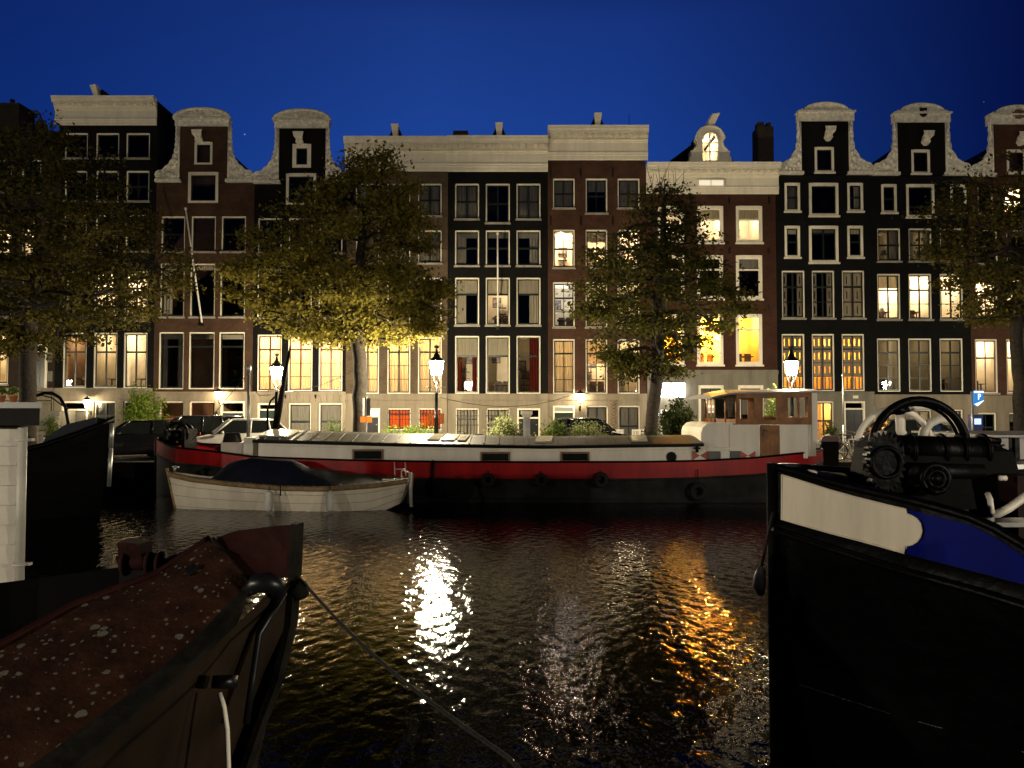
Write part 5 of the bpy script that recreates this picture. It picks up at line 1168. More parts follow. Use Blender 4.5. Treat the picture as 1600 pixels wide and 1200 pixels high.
# wheelhouse
WY = 24.42; W0, W1 = px(1112, 650, WY), px(1274, 650, WY); WB = 27.4
def wz(y): return pz(y, WY)
b = MB(); q0, q1 = px(1096, 690, WY), px(1144, 690, WY)     # rounded fore piece of the deckhouse
pr = [(q0, wz(699)), (q0, wz(676)), (q0 + .06, wz(668)), (q0 + .2, wz(662)), (q0 + .45, wz(660.5)), (q1, wz(660.5)), (q1, wz(699))]
b.prism(pr, WY + .03, WB - .1); wl = b.build('deckhouse', 'boat_white', barge)
b = MB(); b.box(px(1140, 690, WY), px(1187, 690, WY), WY - .01, WB, wz(720), wz(663.5)); b.box(px(1218.5, 690, WY), px(1262, 690, WY), WY - .01, WB, wz(716), wz(661))
# rounded stern corner
arc = [(px(1262, 690, WY) + .38 * math.sin(a), WY - .01 + .38 * (1 - math.cos(a))) for a in np.linspace(0, math.pi / 2, 8)] + [(px(1262, 690, WY) + .38, WB), (px(1262, 690, WY), WB)]
b.loft([[(x, y, wz(713)) for x, y in arc], [(x, y, wz(661)) for x, y in arc]], 0, True, True, True); b.build('deckhouse_side', 'boat_white', wl)
b = MB(); b.box(q0 - .02, px(1187, 700, WY), WY - .03, WB, wz(703), wz(699.2)); b.box(px(1100, 700, WY), px(1187, 700, WY), WY + .05, WB, wz(722), wz(703.2)); b.build('bulwark', 'boat_white', wl)
# wood upper storey with window openings
def frame_panel(b, x0, x1, z0, z1, holes, y0, y1):
    xs_ = sorted({x0, x1, *[v for h_ in holes for v in h_[:2]]}); zs_ = sorted({z0, z1, *[v for h_ in holes for v in h_[2:]]})
    for i in range(len(xs_) - 1):
        for j in range(len(zs_) - 1):
            c, d = (xs_[i] + xs_[i + 1]) / 2, (zs_[j] + zs_[j + 1]) / 2
            if not any(h_[0] < c < h_[1] and h_[2] < d < h_[3] for h_ in holes): b.box(xs_[i], xs_[i + 1], y0, y1, zs_[j], zs_[j + 1])
def pr_(xa, xb, ya, yb): return (px(xa, 640, WY), px(xb, 640, WY), wz(yb), wz(ya))
near_h = [pr_(1156, 1178, 622, 656), pr_(1192, 1213, 622, 656), pr_(1231, 1262, 620, 652)]
X_a, X_b = px(1150, 640, WY), px(1272, 640, WY)
b = MB(); frame_panel(b, X_a, X_b, wz(663.4), wz(613), near_h, WY - .02, WY + .05)
frame_panel(b, X_a, X_b, wz(663.4), wz(613), [(h_[0], h_[1], h_[2], h_[3]) for h_ in near_h], WB - .06, WB)
zs0, zs1 = wz(661), wz(616)      # angled wheelhouse front: from (1150, near) toward the bow centre
F0 = Vector((X_a, WY, 0)); F1 = Vector((px(1117, 640, 25.2), 25.2, 0)); F2 = Vector((F1.x, WB - .8, 0)); F3 = Vector((X_a, WB, 0))
for A, B_ in ((F0, F1), (F1, F2), (F2, F3)):
    d = (B_ - A); n_ = 3 if d.length > 1 else 2
    for za, zb_ in ((zs0, zs0 + .13), (zs1 - .12, zs1)):
        b.loft([[(A.x, A.y, za), (B_.x, B_.y, za), (B_.x + .04, B_.y, za), (A.x + .04, A.y + .03, za)], [(A.x, A.y, zb_), (B_.x, B_.y, zb_), (B_.x + .04, B_.y, zb_), (A.x + .04, A.y + .03, zb_)]])
    for k in range(n_ + 1): p = A + d * (k / n_); b.tube([(p.x + .02, p.y + .01, zs0), (p.x + .02, p.y + .01, zs1)], .045, 4)
xe = px(1270, 640, WY); frame_panel(b, xe - .05, xe, wz(663.4), wz(613), [], WY + .05, WY + .5); b.box(xe - .05, xe, WB - .5, WB - .06, wz(663), wz(613)); b.box(xe - .05, xe, WY + .5, WB - .5, wz(663), wz(652)); b.box(xe - .05, xe, WY + .5, WB - .5, wz(620), wz(613))
wh = b.build('wheelhouse', 'wood', barge)
for h_ in near_h:
    for yy in (WY + .02, WB - .03):
        b = MB(); b.quad((h_[0], yy, h_[2]), (h_[1], yy, h_[2]), (h_[1], yy, h_[3]), (h_[0], yy, h_[3])); b.build('window_pane', 'glass', wh)
b = MB(); b.box(px(1245.5, 640, WY), px(1249, 640, WY), WY - .03, WY + .04, wz(652), wz(620)); b.build('mullion', 'wood', wh)
b = MB(); b.quad((F0.x, F0.y, zs0), (F1.x, F1.y, zs0), (F1.x, F1.y, zs1), (F0.x, F0.y, zs1)); b.quad((F1.x, F1.y, zs0), (F2.x, F2.y, zs0), (F2.x, F2.y, zs1), (F1.x, F1.y, zs1)); b.build('front_pane', 'glass', wh)
b = MB(); dx0, dx1 = px(1188, 680, WY), px(1217.5, 680, WY); b.box(dx0, dx1, WY - .015, WY + .04, wz(713), wz(664)); 
for u0, u1, v0, v1 in ((.12, .47, 709, 690), (.53, .88, 709, 690), (.12, .88, 687, 668)): b.box(dx0 + (dx1 - dx0) * u0, dx0 + (dx1 - dx0) * u1, WY - .028, WY - .016, wz(v0), wz(v1))
dr = b.build('door', 'wood', barge); b = MB(); X = dx0 + .09; b.box(X - .025, X + .025, WY - .04, WY - .029, wz(680), wz(670)); b.tube([(X, WY - .06, wz(673)), (X + .12, WY - .07, wz(673))], .012, 6); b.build('handle', 'iron', dr)
b = MB(); ra, rb = px(1109, 610, WY), px(1281, 610, WY); secr = [(-.22, 0), (.5, .07), (1.5, .11), (2.5, .07), (3.2, 0)]; rg = []
for t in np.linspace(0, 1, 14):
    x = ra + (rb - ra) * t; dz_ = -.14 * max(0, .3 - t) ** 2 / .09 + .05 * t; rg.append([(x, WY + y, wz(613.5) + z + dz_) for y, z in secr] + [(x, WY + 3.2, wz(613.5) - .04 + dz_), (x, WY - .22, wz(613.5) - .05 + dz_)])
b.loft(rg, 0, True, True); b.build('wheelhouse_roof', 'sign_back', barge)
b = MB(); b.box(px(1268, 640, WY) , px(1276.5, 640, WY), WY - .04, WY + .16, wz(690), wz(611)); b.build('corner_post', 'boat_white', barge)
# painted panels on the aft bulwark
yf = 24.235
def fp(xa, xb, ya, yb, mt, nm):
    b = MB(); b.box(px(xa, 710, yf), px(xb, 710, yf), yf - .012, yf, pz(yb, yf), pz(ya, yf)); return b.build(nm, mt, barge)
for xa, xb in ((1082, 1105), (1157, 1180)):
    x0_, x1_, z0_, z1_ = px(xa, 710, yf), px(xb, 710, yf), pz(719, yf), pz(704.5, yf); c_, d_ = (x0_ + x1_) / 2, (z0_ + z1_) / 2
    p_ = fp(xa, xb, 704.5, 719, 'white_metal', 'painted_panel'); b = MB(); b.prism([(x0_, z0_), (c_, d_), (x0_, z1_)], yf - .016, yf - .0125); b.prism([(x1_, z0_), (x1_, z1_), (c_, d_)], yf - .016, yf - .0125); b.build('red_triangle', 'flag_red', p_)
fp(1106, 1125, 705, 720, 'door_black', 'painted_panel'); fp(1126, 1140, 705, 720, 'white_metal', 'painted_panel'); fp(1141, 1157, 704.5, 719, 'door_black', 'painted_panel')
def bollard(X, Y, z, s=1):
    b = MB(); b.lathe([(.09 * s, 0), (.08 * s, .3 * s), (.1 * s, .34 * s), (.0, .36 * s)], (X, Y, z), 10); b.tube([(X - .17 * s, Y, z + .22 * s), (X + .17 * s, Y, z + .22 * s)], .03, 6); b.build('bollard', 'iron', barge)
bollard(px(1238, 710, 24.6), 24.62, pz(713, 24.6)); bollard(px(1089, 700, 24.15), 24.14, pz(707, 24.15), .6); bollard(px(345, 700, 25), 25.0, zt(px(345, 700, 25)) - .2, 1.1)
# rudder
b = MB(); rx0, rx1 = px(1283, 700, BC), px(1308.5, 700, BC); b.box(rx0, rx1, BC - .09, BC + .09, -.6, pz(690, BC)); b.tube([(BX1, BC, .3), (rx0, BC, .35)], .06, 6); b.tube([(BX1 - .05, BC, .95), (rx0, BC, 1.0)], .06, 6)
rd = b.build('rudder', 'hull_black', barge); b = MB(); b.prism([(rx0, pz(690, BC) + .002), (rx1, pz(690, BC) + .002), (rx1, pz(683, BC)), (rx1 - .06, pz(681, BC)), (rx0 + .06, pz(681, BC)), (rx0, pz(685, BC))], BC - .1, BC + .1); b.build('rudder_head', 'maroon', rd)
b = MB(); b.tube([P(1277, 700, BC), P(1283, 686, BC), P(1296, 680, BC)], [.05, .045, .06], 8); b.sphere(P(1279, 692, BC), .1, 8); b.build('tiller', 'white_metal', barge)
# masts, boom, foredeck gear
b = MB(); Xm = px(388.5, 620, 25.6); b.tube([(Xm, 25.6, 1.2), (Xm, 25.6, pz(580, 25.6))], [.06, .045], 8); b.lathe([(.07, 0), (.08, .25), (.05, .3)], (Xm, 25.6, pz(584, 25.6)), 8); b.build('mast', 'steel', barge)
b = MB(); b.tube([P(424, 700, 26), P(436, 640, 26), P(447, 578, 26), P(454, 540, 26)], [.13, .11, .06, .03], 8); b.tube([P(425, 700, 26), P(431, 640, 26.1), P(432, 612, 26.1)], .05, 6); b.tube([P(418, 690, 26), P(418, 640, 26), P(423, 626, 26), P(430, 620, 26)], .035, 6); b.tube([P(430, 690, 26.2), P(438, 650, 26.2), P(447, 580, 26.1)], .012, 4); b.build('boom', 'gloss_black', barge)
b = MB(); b.tube([P(388.5, 582, 25.6), P(300, 688, 26)], .01, 4); b.tube([P(388.5, 600, 25.6), P(405, 618, 25.8), P(424, 617, 26)], .01, 4); b.tube([P(388.5, 590, 25.6), P(360, 596, 25.6)], .008, 4); b.build('stay', 'iron', barge)
b = MB()       # anchor winch at the bow
wx, wy_, wz_ = px(282, 680, BC), BC, zt(px(290, 680, BC)) - .2
b.box(wx - .35, wx - .25, wy_ - .5, wy_ + .5, wz_, wz_ + .75); b.box(wx + .25, wx + .35, wy_ - .5, wy_ + .5, wz_, wz_ + .75); b.tube([(wx, wy_ - .6, wz_ + .55), (wx, wy_ + .6, wz_ + .55)], .17, 12); b.torus((wx, wy_ - .3, wz_ + .6), .36, .06, 'y', 20, 6); b.torus((wx, wy_ + .3, wz_ + .6), .3, .06, 'y', 20, 6); b.tube([(wx - .1, wy_ - .5, wz_ + .6), (wx - .3, wy_ - .55, wz_ + 1.0)], .03, 6)
b.build('anchor_winch', 'gloss_black', barge)
b = MB(); x0_, x1_ = px(347, 700, 25), px(386, 700, 25); b.box(x0_, x1_, 24.9, 25.8, 1.2, pz(693, 24.9)); b.box(x0_ - .03, x1_ + .03, 24.87, 25.83, pz(693, 24.9), pz(691.5, 24.9)); b.build('deck_box', 'boat_white', barge)
b = MB(); b.box(px(389, 700, 25.2), px(403, 700, 25.2), 24.7, 27, 1.2, pz(684, 24.7)); b.build('companionway', 'boat_white', barge)
b = MB()
for k in range(6): b.torus((px(363, 690, 25.3), 25.3, pz(691, 25.3) + .02 + k * .05), .26 - .012 * k, .05, 'z', 18, 6)
o = b.build('rope_coil', 'rope', None, Vector((px(363, 690, 25.3), 25.3, pz(691, 25.3)))); tag(o, 'coil of old rope on the pale deck box of the barge', 'rope')
def tyre(x, y, D, label, Rr=.26, r_=.10):
    X, Z = px(x, y, D), pz(y, D); b = MB(); b.torus((X, D, Z), Rr, r_, 'y', 22, 10); o = b.build('tyre_fender', 'rubber', None, Vector((X, D, Z))); tag(o, label, 'fender', 'tyre fenders on the barge side'); b = MB(); b.tube([(X, D - .02, Z + Rr), (X, D + .06, zb(X) + .25)], .018, 5); b.build('hanging_rope', 'rope', o)
tyre(763, 750, 23.86, 'tyre fender on the red barge below its middle window, leftmost of the four tyres', .15, .07); tyre(846, 750, 23.86, 'small tyre fender midway along the red barge, below the gap between the windows', .15, .06); tyre(939, 750, 23.84, 'large tyre fender on the red barge, right of its last wide window', .17, .075); tyre(1091, 768, 23.82, 'tyre fender hanging low on a rope under the red triangles of the barge', .2, .09)
b = MB(); Xs = px(676, 740, 23.9); b.tube([(Xs, 24.0, zt(Xs) + .05), (Xs, 23.93, zt(Xs) - .1), (Xs - .02, 23.93, .5), (Xs - .02, 24.0, .2)], .055, 8); b.build('rubbing_post', 'gloss_black', barge)
b = MB()
for x in (616, 633): b.tube([P(x, 722, 23.9), P(x + 1, 745, 23.85)], .018, 6)
b.tube([P(616, 733, 23.88), P(633.5, 733, 23.88)], .018, 6); b.build('side_ladder', 'white_metal', barge)

# ------------------------------------------------------------------ white sloop
M['sloop_white'] = mat('sloop_white', (.78, .70, .56), .45, var=.16, scale=2.0, streak=True, bump=.08, bscale=5)
SC = 22.75
sloop = thing('sloop', 'small white open sloop under a dark navy cover, moored beside the long barge', 'boat', (px(450, 780, SC), SC, 0))
SX0, SX1 = px(262, 745, SC), px(641, 745, SC); LS = SX1 - SX0
def shalf(t): return .95 * (math.sin(math.pi * min(1, .04 + t * 1.1) / 2) ** .8 if t < .6 else 1 - .42 * ((t - .6) / .4) ** 2)
def stop(t): return interp([(0, pz(737, SC)), (.12, pz(747, SC - .4)), (.3, pz(755, SC - .8)), (.5, pz(760, 22)), (.7, pz(760, 22)), (.88, pz(755, 22.1)), (1, pz(748, 22.3))], t)
rows = {}
ts = list(np.linspace(0, 1, 32)); b = MB(); lev = [0, .25, .5, .75, 1]
for s in (-1, 1):
    rr = []
    for l_ in lev:
        row = []
        for t in ts:
            xk = SX0 + .32 + (LS - .32 - .25) * t; xg = SX0 + LS * t; x = xk + (xg - xk) * l_ ** .9; w_ = shalf(t) * (.62 + .38 * l_ ** .6) * (1 if t > 0 else .05); z = -.25 + (stop(t) + .25) * l_
            if t > .85: z = max(z, -.25 + (t - .85) / .15 * .42 * (1 - l_) + (stop(t) + .25) * l_)
            row.append((x, SC + s * w_, z))
        rr.append(row)
    b.loft(rr, 0, False, False, True); rows[s] = rr
b.loft([[rows[-1][i][-1] for i in range(5)], [rows[1][i][-1] for i in range(5)]], 0, False, False)
b.loft([[(x, y, z - .12) for x, y, z in rows[-1][4]], [(x, y, z - .12) for x, y, z in rows[1][4]]], 0, False, False)
hull = b.build('hull', 'sloop_white', sloop)
b = MB()
for s in (-1, 1):
    for l_ in (1, 2, 3): b.tube([(x, y + s * .006, z) for x, y, z in rows[s][l_]], .005, 4)
b.build('plank_seam', 'tan', hull)
b = MB()
for s in (-1, 1):
    g = rows[s][4]; b.loft([[(x, y + s * .0, z - .13) for x, y, z in g], [(x, y + s * .05, z - .11) for x, y, z in g], [(x, y + s * .05, z - .01) for x, y, z in g], [(x, y, z + .02) for x, y, z in g], [(x, y - s * .07, z + .02) for x, y, z in g]], 0, False, False, True)
b.build('rubbing_rail', 'tan', sloop)
b = MB(); b.tube([rows[-1][i][0] for i in range(5)] + [(SX0 - .03, SC, stop(0) + .1)], .045, 8); b.build('stem', 'tan', sloop)
b = MB(); rg = []     # peaked canvas
for t in np.linspace(.20, .955, 30):
    x = SX0 + LS * t; w_ = shalf(t) * .97; z0 = stop(t) + .02; pk = interp([(.2, .05), (.24, .45), (.30, .62), (.42, .72), (.52, .66), (.60, .45), (.75, .28), (.9, .12), (.955, .05)], t)
    sag = .05 * math.sin(t * 40); ring = []
    for k in range(13):
        u = -1 + 2 * k / 12; hgt = pk * (1 - abs(u) ** 1.35) + sag * (1 - u * u) * .5; ring.append((x, SC + u * w_, z0 + max(hgt, 0)))
    rg.append(ring)
b.loft(rg, 0, False, False, True); b.loft([rg[0], [(p[0], p[1], stop(.2)) for p in rg[0]]], 0, False, False); b.build('cover', 'navy', sloop)
b = MB()
for t in np.linspace(.22, .95, 15): b.sphere((SX0 + LS * t, SC - shalf(t) * 1.0 - .0, stop(t) + .03), .022, 5)
b.build('cover_stud', 'chrome', sloop)
b = MB(); b.tube([(SX0 + .25, SC - .1, stop(0) - .02), (SX0 + .25, SC - .1, stop(0) + .18)], .04, 6); b.tube([(SX0 + .15, SC, stop(0) + .14), (SX0 + .38, SC - .15, stop(0) + .14)], .03, 6); b.build('bow_cleat', 'steel', sloop)
b = MB(); xr = SX1 + .02; b.prism([(xr - .1, stop(1) - .05), (xr + .02, stop(1) + .12), (xr + .1, stop(1) + .1), (xr + .02, .1), (xr - .1, .15)], SC - .04, SC + .04); b.build('rudder', 'brown_wood', sloop)
b = MB(); b.box(SX1 - .75, SX1 - .05, SC - .5, SC + .5, stop(.95) - .02, stop(.95) + .04); b.tube([(SX1 - .2, SC - .4, stop(1)), (SX1 - .2, SC - .4, stop(1) + .22), (SX1 - .1, SC - .4, stop(1) + .26)], .018, 6); b.build('stern_seat', 'boat_white', sloop)
b = MB(); b.tube([P(642.5, 792, 22.2), P(641, 738, 22.3)], .05, 8); b.tube([P(641, 739, 22.3), P(632, 736, 22.4)], .02, 6); o = b.build('mooring_pole', 'white_metal', None, P(642.5, 792, 22.2)); tag(o, 'thin white mooring pole standing in the water at the stern of the white sloop', 'pole')
b = MB(); b.tube([P(438, 757, 21.75), P(438.3, 775, 21.74)], .02, 5); b.build('cover_strap', 'rubber', sloop)
for x, lb in ((420, 'white cylindrical fender hanging amidships on the sloop, left of the pair'), (516, 'white cylindrical fender hanging on the sloop nearer its stern, right of the pair')):
    D = 21.68; X = px(x, 783, D); o = MB(); o.lathe([(.03, -.30), (.10, -.26), (.115, -.2), (.115, .2), (.09, .26), (.03, .3)], (X, D, pz(783, D)), 12); o = o.build('boat_fender', 'white_metal', None, Vector((X, D, pz(783, D)))); tag(o, lb, 'fender', 'white fenders on the sloop')
    b = MB(); b.tube([(X, D, pz(783, D) + .29), (X, D + .05, pz(760, D))], .012, 5); b.build('fender_rope', 'rope', o)

# ------------------------------------------------------------------ dark ship at the left
def ship(label, name, stem, aim, length, beam, ztop, mt, bow_len=3.5, rake=.3, sheer=.5, sl=None):
    """hull with its stem at `stem` (x, y) running along unit vector aim; returns root and rail function"""
    sx_, sy_ = stem; ax, ay = aim; nx_, ny_ = -ay, ax; root = thing(name, label, 'ship', (sx_, sy_, 0)); b = MB(); R_ = {}
    tt = [0, .02, .05, .1, .16, .24, .34, .46, .6, .8, 1.0]
    for s in (-1, 1):
        rr = []
        for l_ in (0, .2, .45, .7, 1):
            row = []
            for t in tt:
                d = length * t; wv = beam / 2 * min(1, (1 - (1 - min(1, d / bow_len)) ** 2.2)) * (.72 + .28 * l_); zt_ = ztop - sheer * (1 - (1 - min(1, d / (sl or bow_len * 1.8))) ** 2)
                z = -.3 + (zt_ + .3) * l_; dd = d + rake * (1 - l_) * (1 - t); row.append((sx_ + ax * dd + nx_ * s * wv, sy_ + ay * dd + ny_ * s * wv, z))
            rr.append(row)
        b.loft(rr, 0, False, False, True); R_[s] = rr
    b.loft([[(x, y, z - .3) for x, y, z in R_[-1][4]], [(x, y, z - .3) for x, y, z in R_[1][4]]], 0, False, False)
    b.build('hull', mt, root); g = MB()
    for s in (-1, 1): g.tube([(x, y, z + .02) for x, y, z in R_[s][4]], .07, 6)
    g.build('gunwale', 'gloss_black', root); return root, R_
D = 21.5
dk, RR = ship('large black ship lying dark at the left, its stem pointing right toward the parked cars', 'moored_ship', (px(177, 680, D), D), (-.98, -.2), 14, 3.6, pz(655, D), 'hull_black', 4.5, .35, 1.0, 3.2)
b = MB(); b.tube([P(173, 700, D - .02), P(174.5, 661, D - .02)], .07, 6); b.tube([P(170, 760, D), P(173.5, 700, D)], .06, 6); b.build('stem_bar', 'steel', dk)
b = MB(); b.loft([[P(70, 692, 20.6), P(70, 692, 22), P(70, 684, 22), P(70, 684, 20.6)], [P(100, 690, 20.8), P(100, 690, 22.2), P(103, 663, 22.2), P(103, 663, 20.8)], [P(150, 690, 21.2), P(150, 690, 22), P(150, 652, 22), P(150, 652, 21.2)]]); b.build('canvas_hood', 'navy', dk)
b = MB(); b.tube([P(107, 692, 21.5), P(106.5, 660, 21.5), P(102, 636, 21.5), P(94, 622, 21.5), P(83, 615, 21.5), P(70, 614, 21.5), P(58, 618, 21.5)], .045, 8); b.tube([P(106, 640, 21.5), P(82, 622, 21.5), P(62, 617, 21.5)], .018, 5); b.build('davit', 'gloss_black', dk)
b = MB(); b.box(px(72, 690, 21), px(78, 690, 21), 20.9, 21.2, pz(700, 21), pz(684, 21)); b.sphere(P(75, 690, 20.8), .12, 8); b.build('bow_fitting', 'chrome', dk)

# ------------------------------------------------------------------ right-hand ship: black bow with cream and blue panels, windlass
def DR(x): return interp([(1150, 6.75), (1212, 6.6), (1300, 6.1), (1440, 5.5), (1600, 5.0), (1800, 4.6)], x)
def PR(x, y, out=0.0): return P(x, y, DR(x) - out)
rs = thing('moored_ship', 'black ship bow with a cream name panel and blue bulwark, at the right edge', 'ship', P(1212, 730, 6.6))
XS = [1208, 1222, 1250, 1280, 1320, 1360, 1400, 1440, 1480, 1517, 1560, 1600, 1680, 1760]
top = [(1208, 729), (1250, 739), (1300, 753), (1350, 766), (1407, 778), (1462, 792), (1517, 808), (1560, 827), (1600, 851), (1680, 905), (1760, 965)]
l1 = [(1208, 738), (1222, 742), (1297, 766), (1380, 787), (1416, 795), (1517, 820), (1560, 842), (1600, 868), (1680, 925), (1760, 990)]
l2 = [(1208, 808), (1220, 811), (1297, 833), (1380, 855), (1416, 866), (1517, 892), (1560, 903), (1600, 914), (1680, 940), (1760, 966 + 40)]
l3 = [(1208, 826), (1300, 856), (1400, 888), (1517, 920), (1600, 945), (1760, 1040)]
zc = lambda tab, x: interp(tab, x)
b = MB()
rA = [PR(x, zc(top, x)) for x in XS]; rB = [PR(x, zc(l1, x)) for x in XS]; rC = [PR(x, zc(l2, x)) for x in XS]; rD = [PR(x, zc(l3, x), .06) for x in XS]; rD2 = [PR(x, zc(l3, x) + 9, .05) for x in XS]
low = []; low2 = []
for x in XS:
    p = PR(x, zc(l3, x) + 9); q = Vector((p.x + .02, p.y + .16, .9)); low.append(q); low2.append(Vector((p.x + .05, p.y + .45, -.4)))
low[0].y = rA[0].y; low2[0].y = rA[0].y; low[0].x = rA[0].x - .0; low2[0].x = rA[0].x + .04
b.loft([rA, rB, rC], 0, False, False); b.loft([rC, rD, rD2], 0, False, False, True); b.loft([rD2, low, low2], 0, False, False, True)
far = [Vector((P(1208, 729, 6.6).x, 6.6, rA[0].z))] + [Vector((rA[0].x + d, 6.65 + w_, rA[0].z - .02 - .10 * d)) for d, w_ in ((.12, .35), (.4, .75), (.9, 1.2), (1.6, 1.6), (2.6, 1.8), (4.2, 1.8))]
b.loft([far, [v - Vector((0, 0, 1.2)) for v in far], [Vector((v.x, v.y - .2, -.4)) for v in far]], 0, False, False, True)
# deck
dkz = 1.9
near_in = [Vector((p.x, p.y + .03, max(min(p.z - .38, dkz + .25), p.z - .5))) for p in rA]
farr = []
for p in near_in:
    X = max(p.x, far[1].x); fy_ = interp([(v.x, v.y) for v in far], X); farr.append(Vector((X, fy_ - .03, p.z)))
b.loft([near_in, farr], 0, False, False)
b.loft([rA, [Vector((p.x, p.y + .05, p.z)) for p in rA], near_in], 0, False, False)
hull_r = b.build('hull', 'gloss_black', rs)
b = MB(); b.tube([p + Vector((0, .02, .0)) for p in rA], .035, 8); b.tube([v for v in far], .035, 8); b.build('gunwale', 'gloss_black', rs)
b = MB(); b.tube([Vector((rA[0].x - .01, 6.6, -.4)), Vector((rA[0].x - .02, 6.6, 1.2)), Vector((rA[0].x - .015, 6.6, rA[0].z + .03))], .045, 8); b.build('stem', 'hull_black', rs)
M['name_cream'] = mat('name_panel_cream', (.70, .62, .48), .5, var=.22, scale=2.2, streak=True, bump=.1, bscale=5)
M['blue_paint'] = mat('blue_paint', (.0004, .0045, .14), .5, var=.25, scale=2, streak=True, spec=.05, bump=.15, bscale=6)
def slab(b, outline, out, th):     # outline in photo pixels, laid on the hull side
    # fill between upper and lower chains
    up, lo = outline; n = 40; x0 = up[0][0]; x1 = max(up[-1][0], lo[-1][0]); A = []; B_ = []
    for k in range(n + 1):
        x = x0 + (x1 - x0) * k / n; A.append(PR(x, interp(up, x), out)); B_.append(PR(x, interp(lo, x), out))
    A2 = [p + Vector((0, th, 0)) for p in A]; B2 = [p + Vector((0, th, 0)) for p in B_]
    b.loft([A2, A, B_, B2], 0, False, False)
    b.quad(A[0], A2[0], B2[0], B_[0]); b.quad(A[-1], A2[-1], B2[-1], B_[-1])
b = MB(); slab(b, ([(1222, 742), (1297.5, 766), (1380, 787.5), (1416, 796), (1417, 803), (1426, 806.5), (1433, 811), (1438, 818), (1440.5, 829)], [(1221, 811.5), (1297.5, 833), (1380, 855), (1413, 864.5), (1414, 853), (1425, 851), (1433, 846), (1438, 839), (1440.5, 830)]), .02, .03)
npn = b.build('name_panel', 'name_cream', rs)
b = MB(); E1 = [PR(x, y, .024) for x, y in [(1222, 742), (1260, 754), (1297.5, 766), (1340, 777.5), (1380, 787.5), (1416, 796), (1417, 803), (1426, 806.5), (1433, 811), (1438, 818), (1440.5, 829), (1438, 839), (1433, 846), (1425, 851), (1414, 853), (1413, 864.5), (1380, 855), (1340, 844), (1297.5, 833), (1260, 822.5), (1221, 811.5)]]
b.tube(E1 + [E1[0]], .008, 5); b.build('panel_rim', 'name_cream', npn)
b = MB(); slab(b, ([(1400, 792), (1416, 796), (1517, 820.5), (1560, 843), (1600, 869), (1760, 992)], [(1400, 861.5), (1416, 865.5), (1517, 891.5), (1560, 902.5), (1600, 913), (1680, 935), (1760, 995)]), .008, .02); b.build('bulwark_panel', 'blue_paint', rs)
b = MB(); b.tube([PR(x, zc(l3, x) + 2, .09) for x in XS], .03, 8); b.build('rubbing_strake', 'gloss_black', rs)
M['wet_black'] = mat('scuffed_black', (.02, .02, .02), .3, var=.9, scale=8, spec=.5, bump=.8, bscale=14)
b = MB()
for k_, dy in enumerate((16, 44, 92, 150, 230)): b.tube([PR(x, zc(l3, x) + dy, -.03 - .035 * k_) for x in XS[1:-1]], .006, 5)
b.build('weld_seam', 'wet_black', rs)
b = MB(); b.tube([P(1262, 738, 7.0), P(1290, 742.5, 7.2), P(1318, 746, 7.4)], [.03, .035, .04], 6); b.build('capping_plank', 'name_cream', rs)
# fender at the stem
o = MB(); F_ = [P(1197, 850, 6.45), P(1190, 885, 6.4), P(1187.5, 900, 6.4), P(1186, 915, 6.4), P(1189, 928, 6.42)]
o.tube(F_[1:], [.025, .05, .055, .03], 10); fo = o.build('boat_fender', 'sign_back', None, F_[2]); tag(fo, 'pale fender hanging on a rope at the black bow, right edge of the open water', 'fender'); b = MB(); b.tube([P(1208, 800, 6.55), F_[0], F_[1]], .012, 6); b.build('fender_rope', 'rope', fo)
# windlass on the foredeck
wd = thing('windlass', 'big black ship windlass with hoop and white pipes, on the right-hand foredeck', 'windlass', P(1440, 775, 7.0))
C = P(1437, 699, 6.95); b = MB(); b.torus(C, .425, .038, 'y', 40, 10); b.torus(C + Vector((0, .05, 0)), .385, .016, 'y', 40, 8)
b.build('hoop_wheel', 'gloss_black', wd)
b = MB(); b.torus(C + Vector((.0, .45, -.02)), .36, .03, 'y', 36, 8, 0, R(10), R(170)); b.build('pale_rim', 'boat_white', wd)
b = MB(); b.tube([P(1414, 688, 7.5), P(1407, 672, 7.5), P(1407, 655, 7.5), P(1414, 643, 7.5)], .045, 10); b.build('vent_pipe', 'boat_white', wd)
b = MB(); b.tube([P(1440, 690, 7.4), P(1444, 673, 7.4), P(1453, 661, 7.4), P(1466, 655, 7.4), P(1480, 655, 7.4), P(1492, 662, 7.4), P(1500, 674, 7.4), P(1504, 690, 7.4)], .043, 10); b.build('vent_pipe', 'boat_white', wd)
b = MB(); b.tube([P(1416, 640, 7.2), P(1424, 637, 7.2), P(1450, 634, 7.5), P(1475, 637, 7.6)], [.03, .035, .04, .035], 8); b.build('handle_bar', 'boat_white', wd)
b = MB(); b.sphere(P(1405, 641, 7.0), .05, 8, 0, (1.4, 1, .9)); b.tube([P(1385, 646, 7.0), P(1420, 640, 7.0)], .022, 6); b.build('clamp', 'gloss_black', wd)
b = MB()
x0_, x1_ = px(1366, 720, 7.05), px(1552, 720, 7.05); zt_ = pz(683, 7.0); z0_ = pz(790, 7.0)
b.loft([[(x0_ + .02, 6.74, z0_), (x1_ + .12, 6.74, z0_), (x1_ + .12, 7.7, z0_), (x0_ + .02, 7.7, z0_)], [(x0_ + .06, 6.80, zt_ - .12), (x1_ + .02, 6.80, zt_ - .12), (x1_ + .02, 7.6, zt_ - .12), (x0_ + .06, 7.6, zt_ - .12)], [(x0_ + .14, 6.88, zt_), (x1_ - .22, 6.88, zt_ - .01), (x1_ - .22, 7.5, zt_ - .01), (x0_ + .14, 7.5, zt_)]], 0)
body = b.build('frame', 'hull_black', wd)
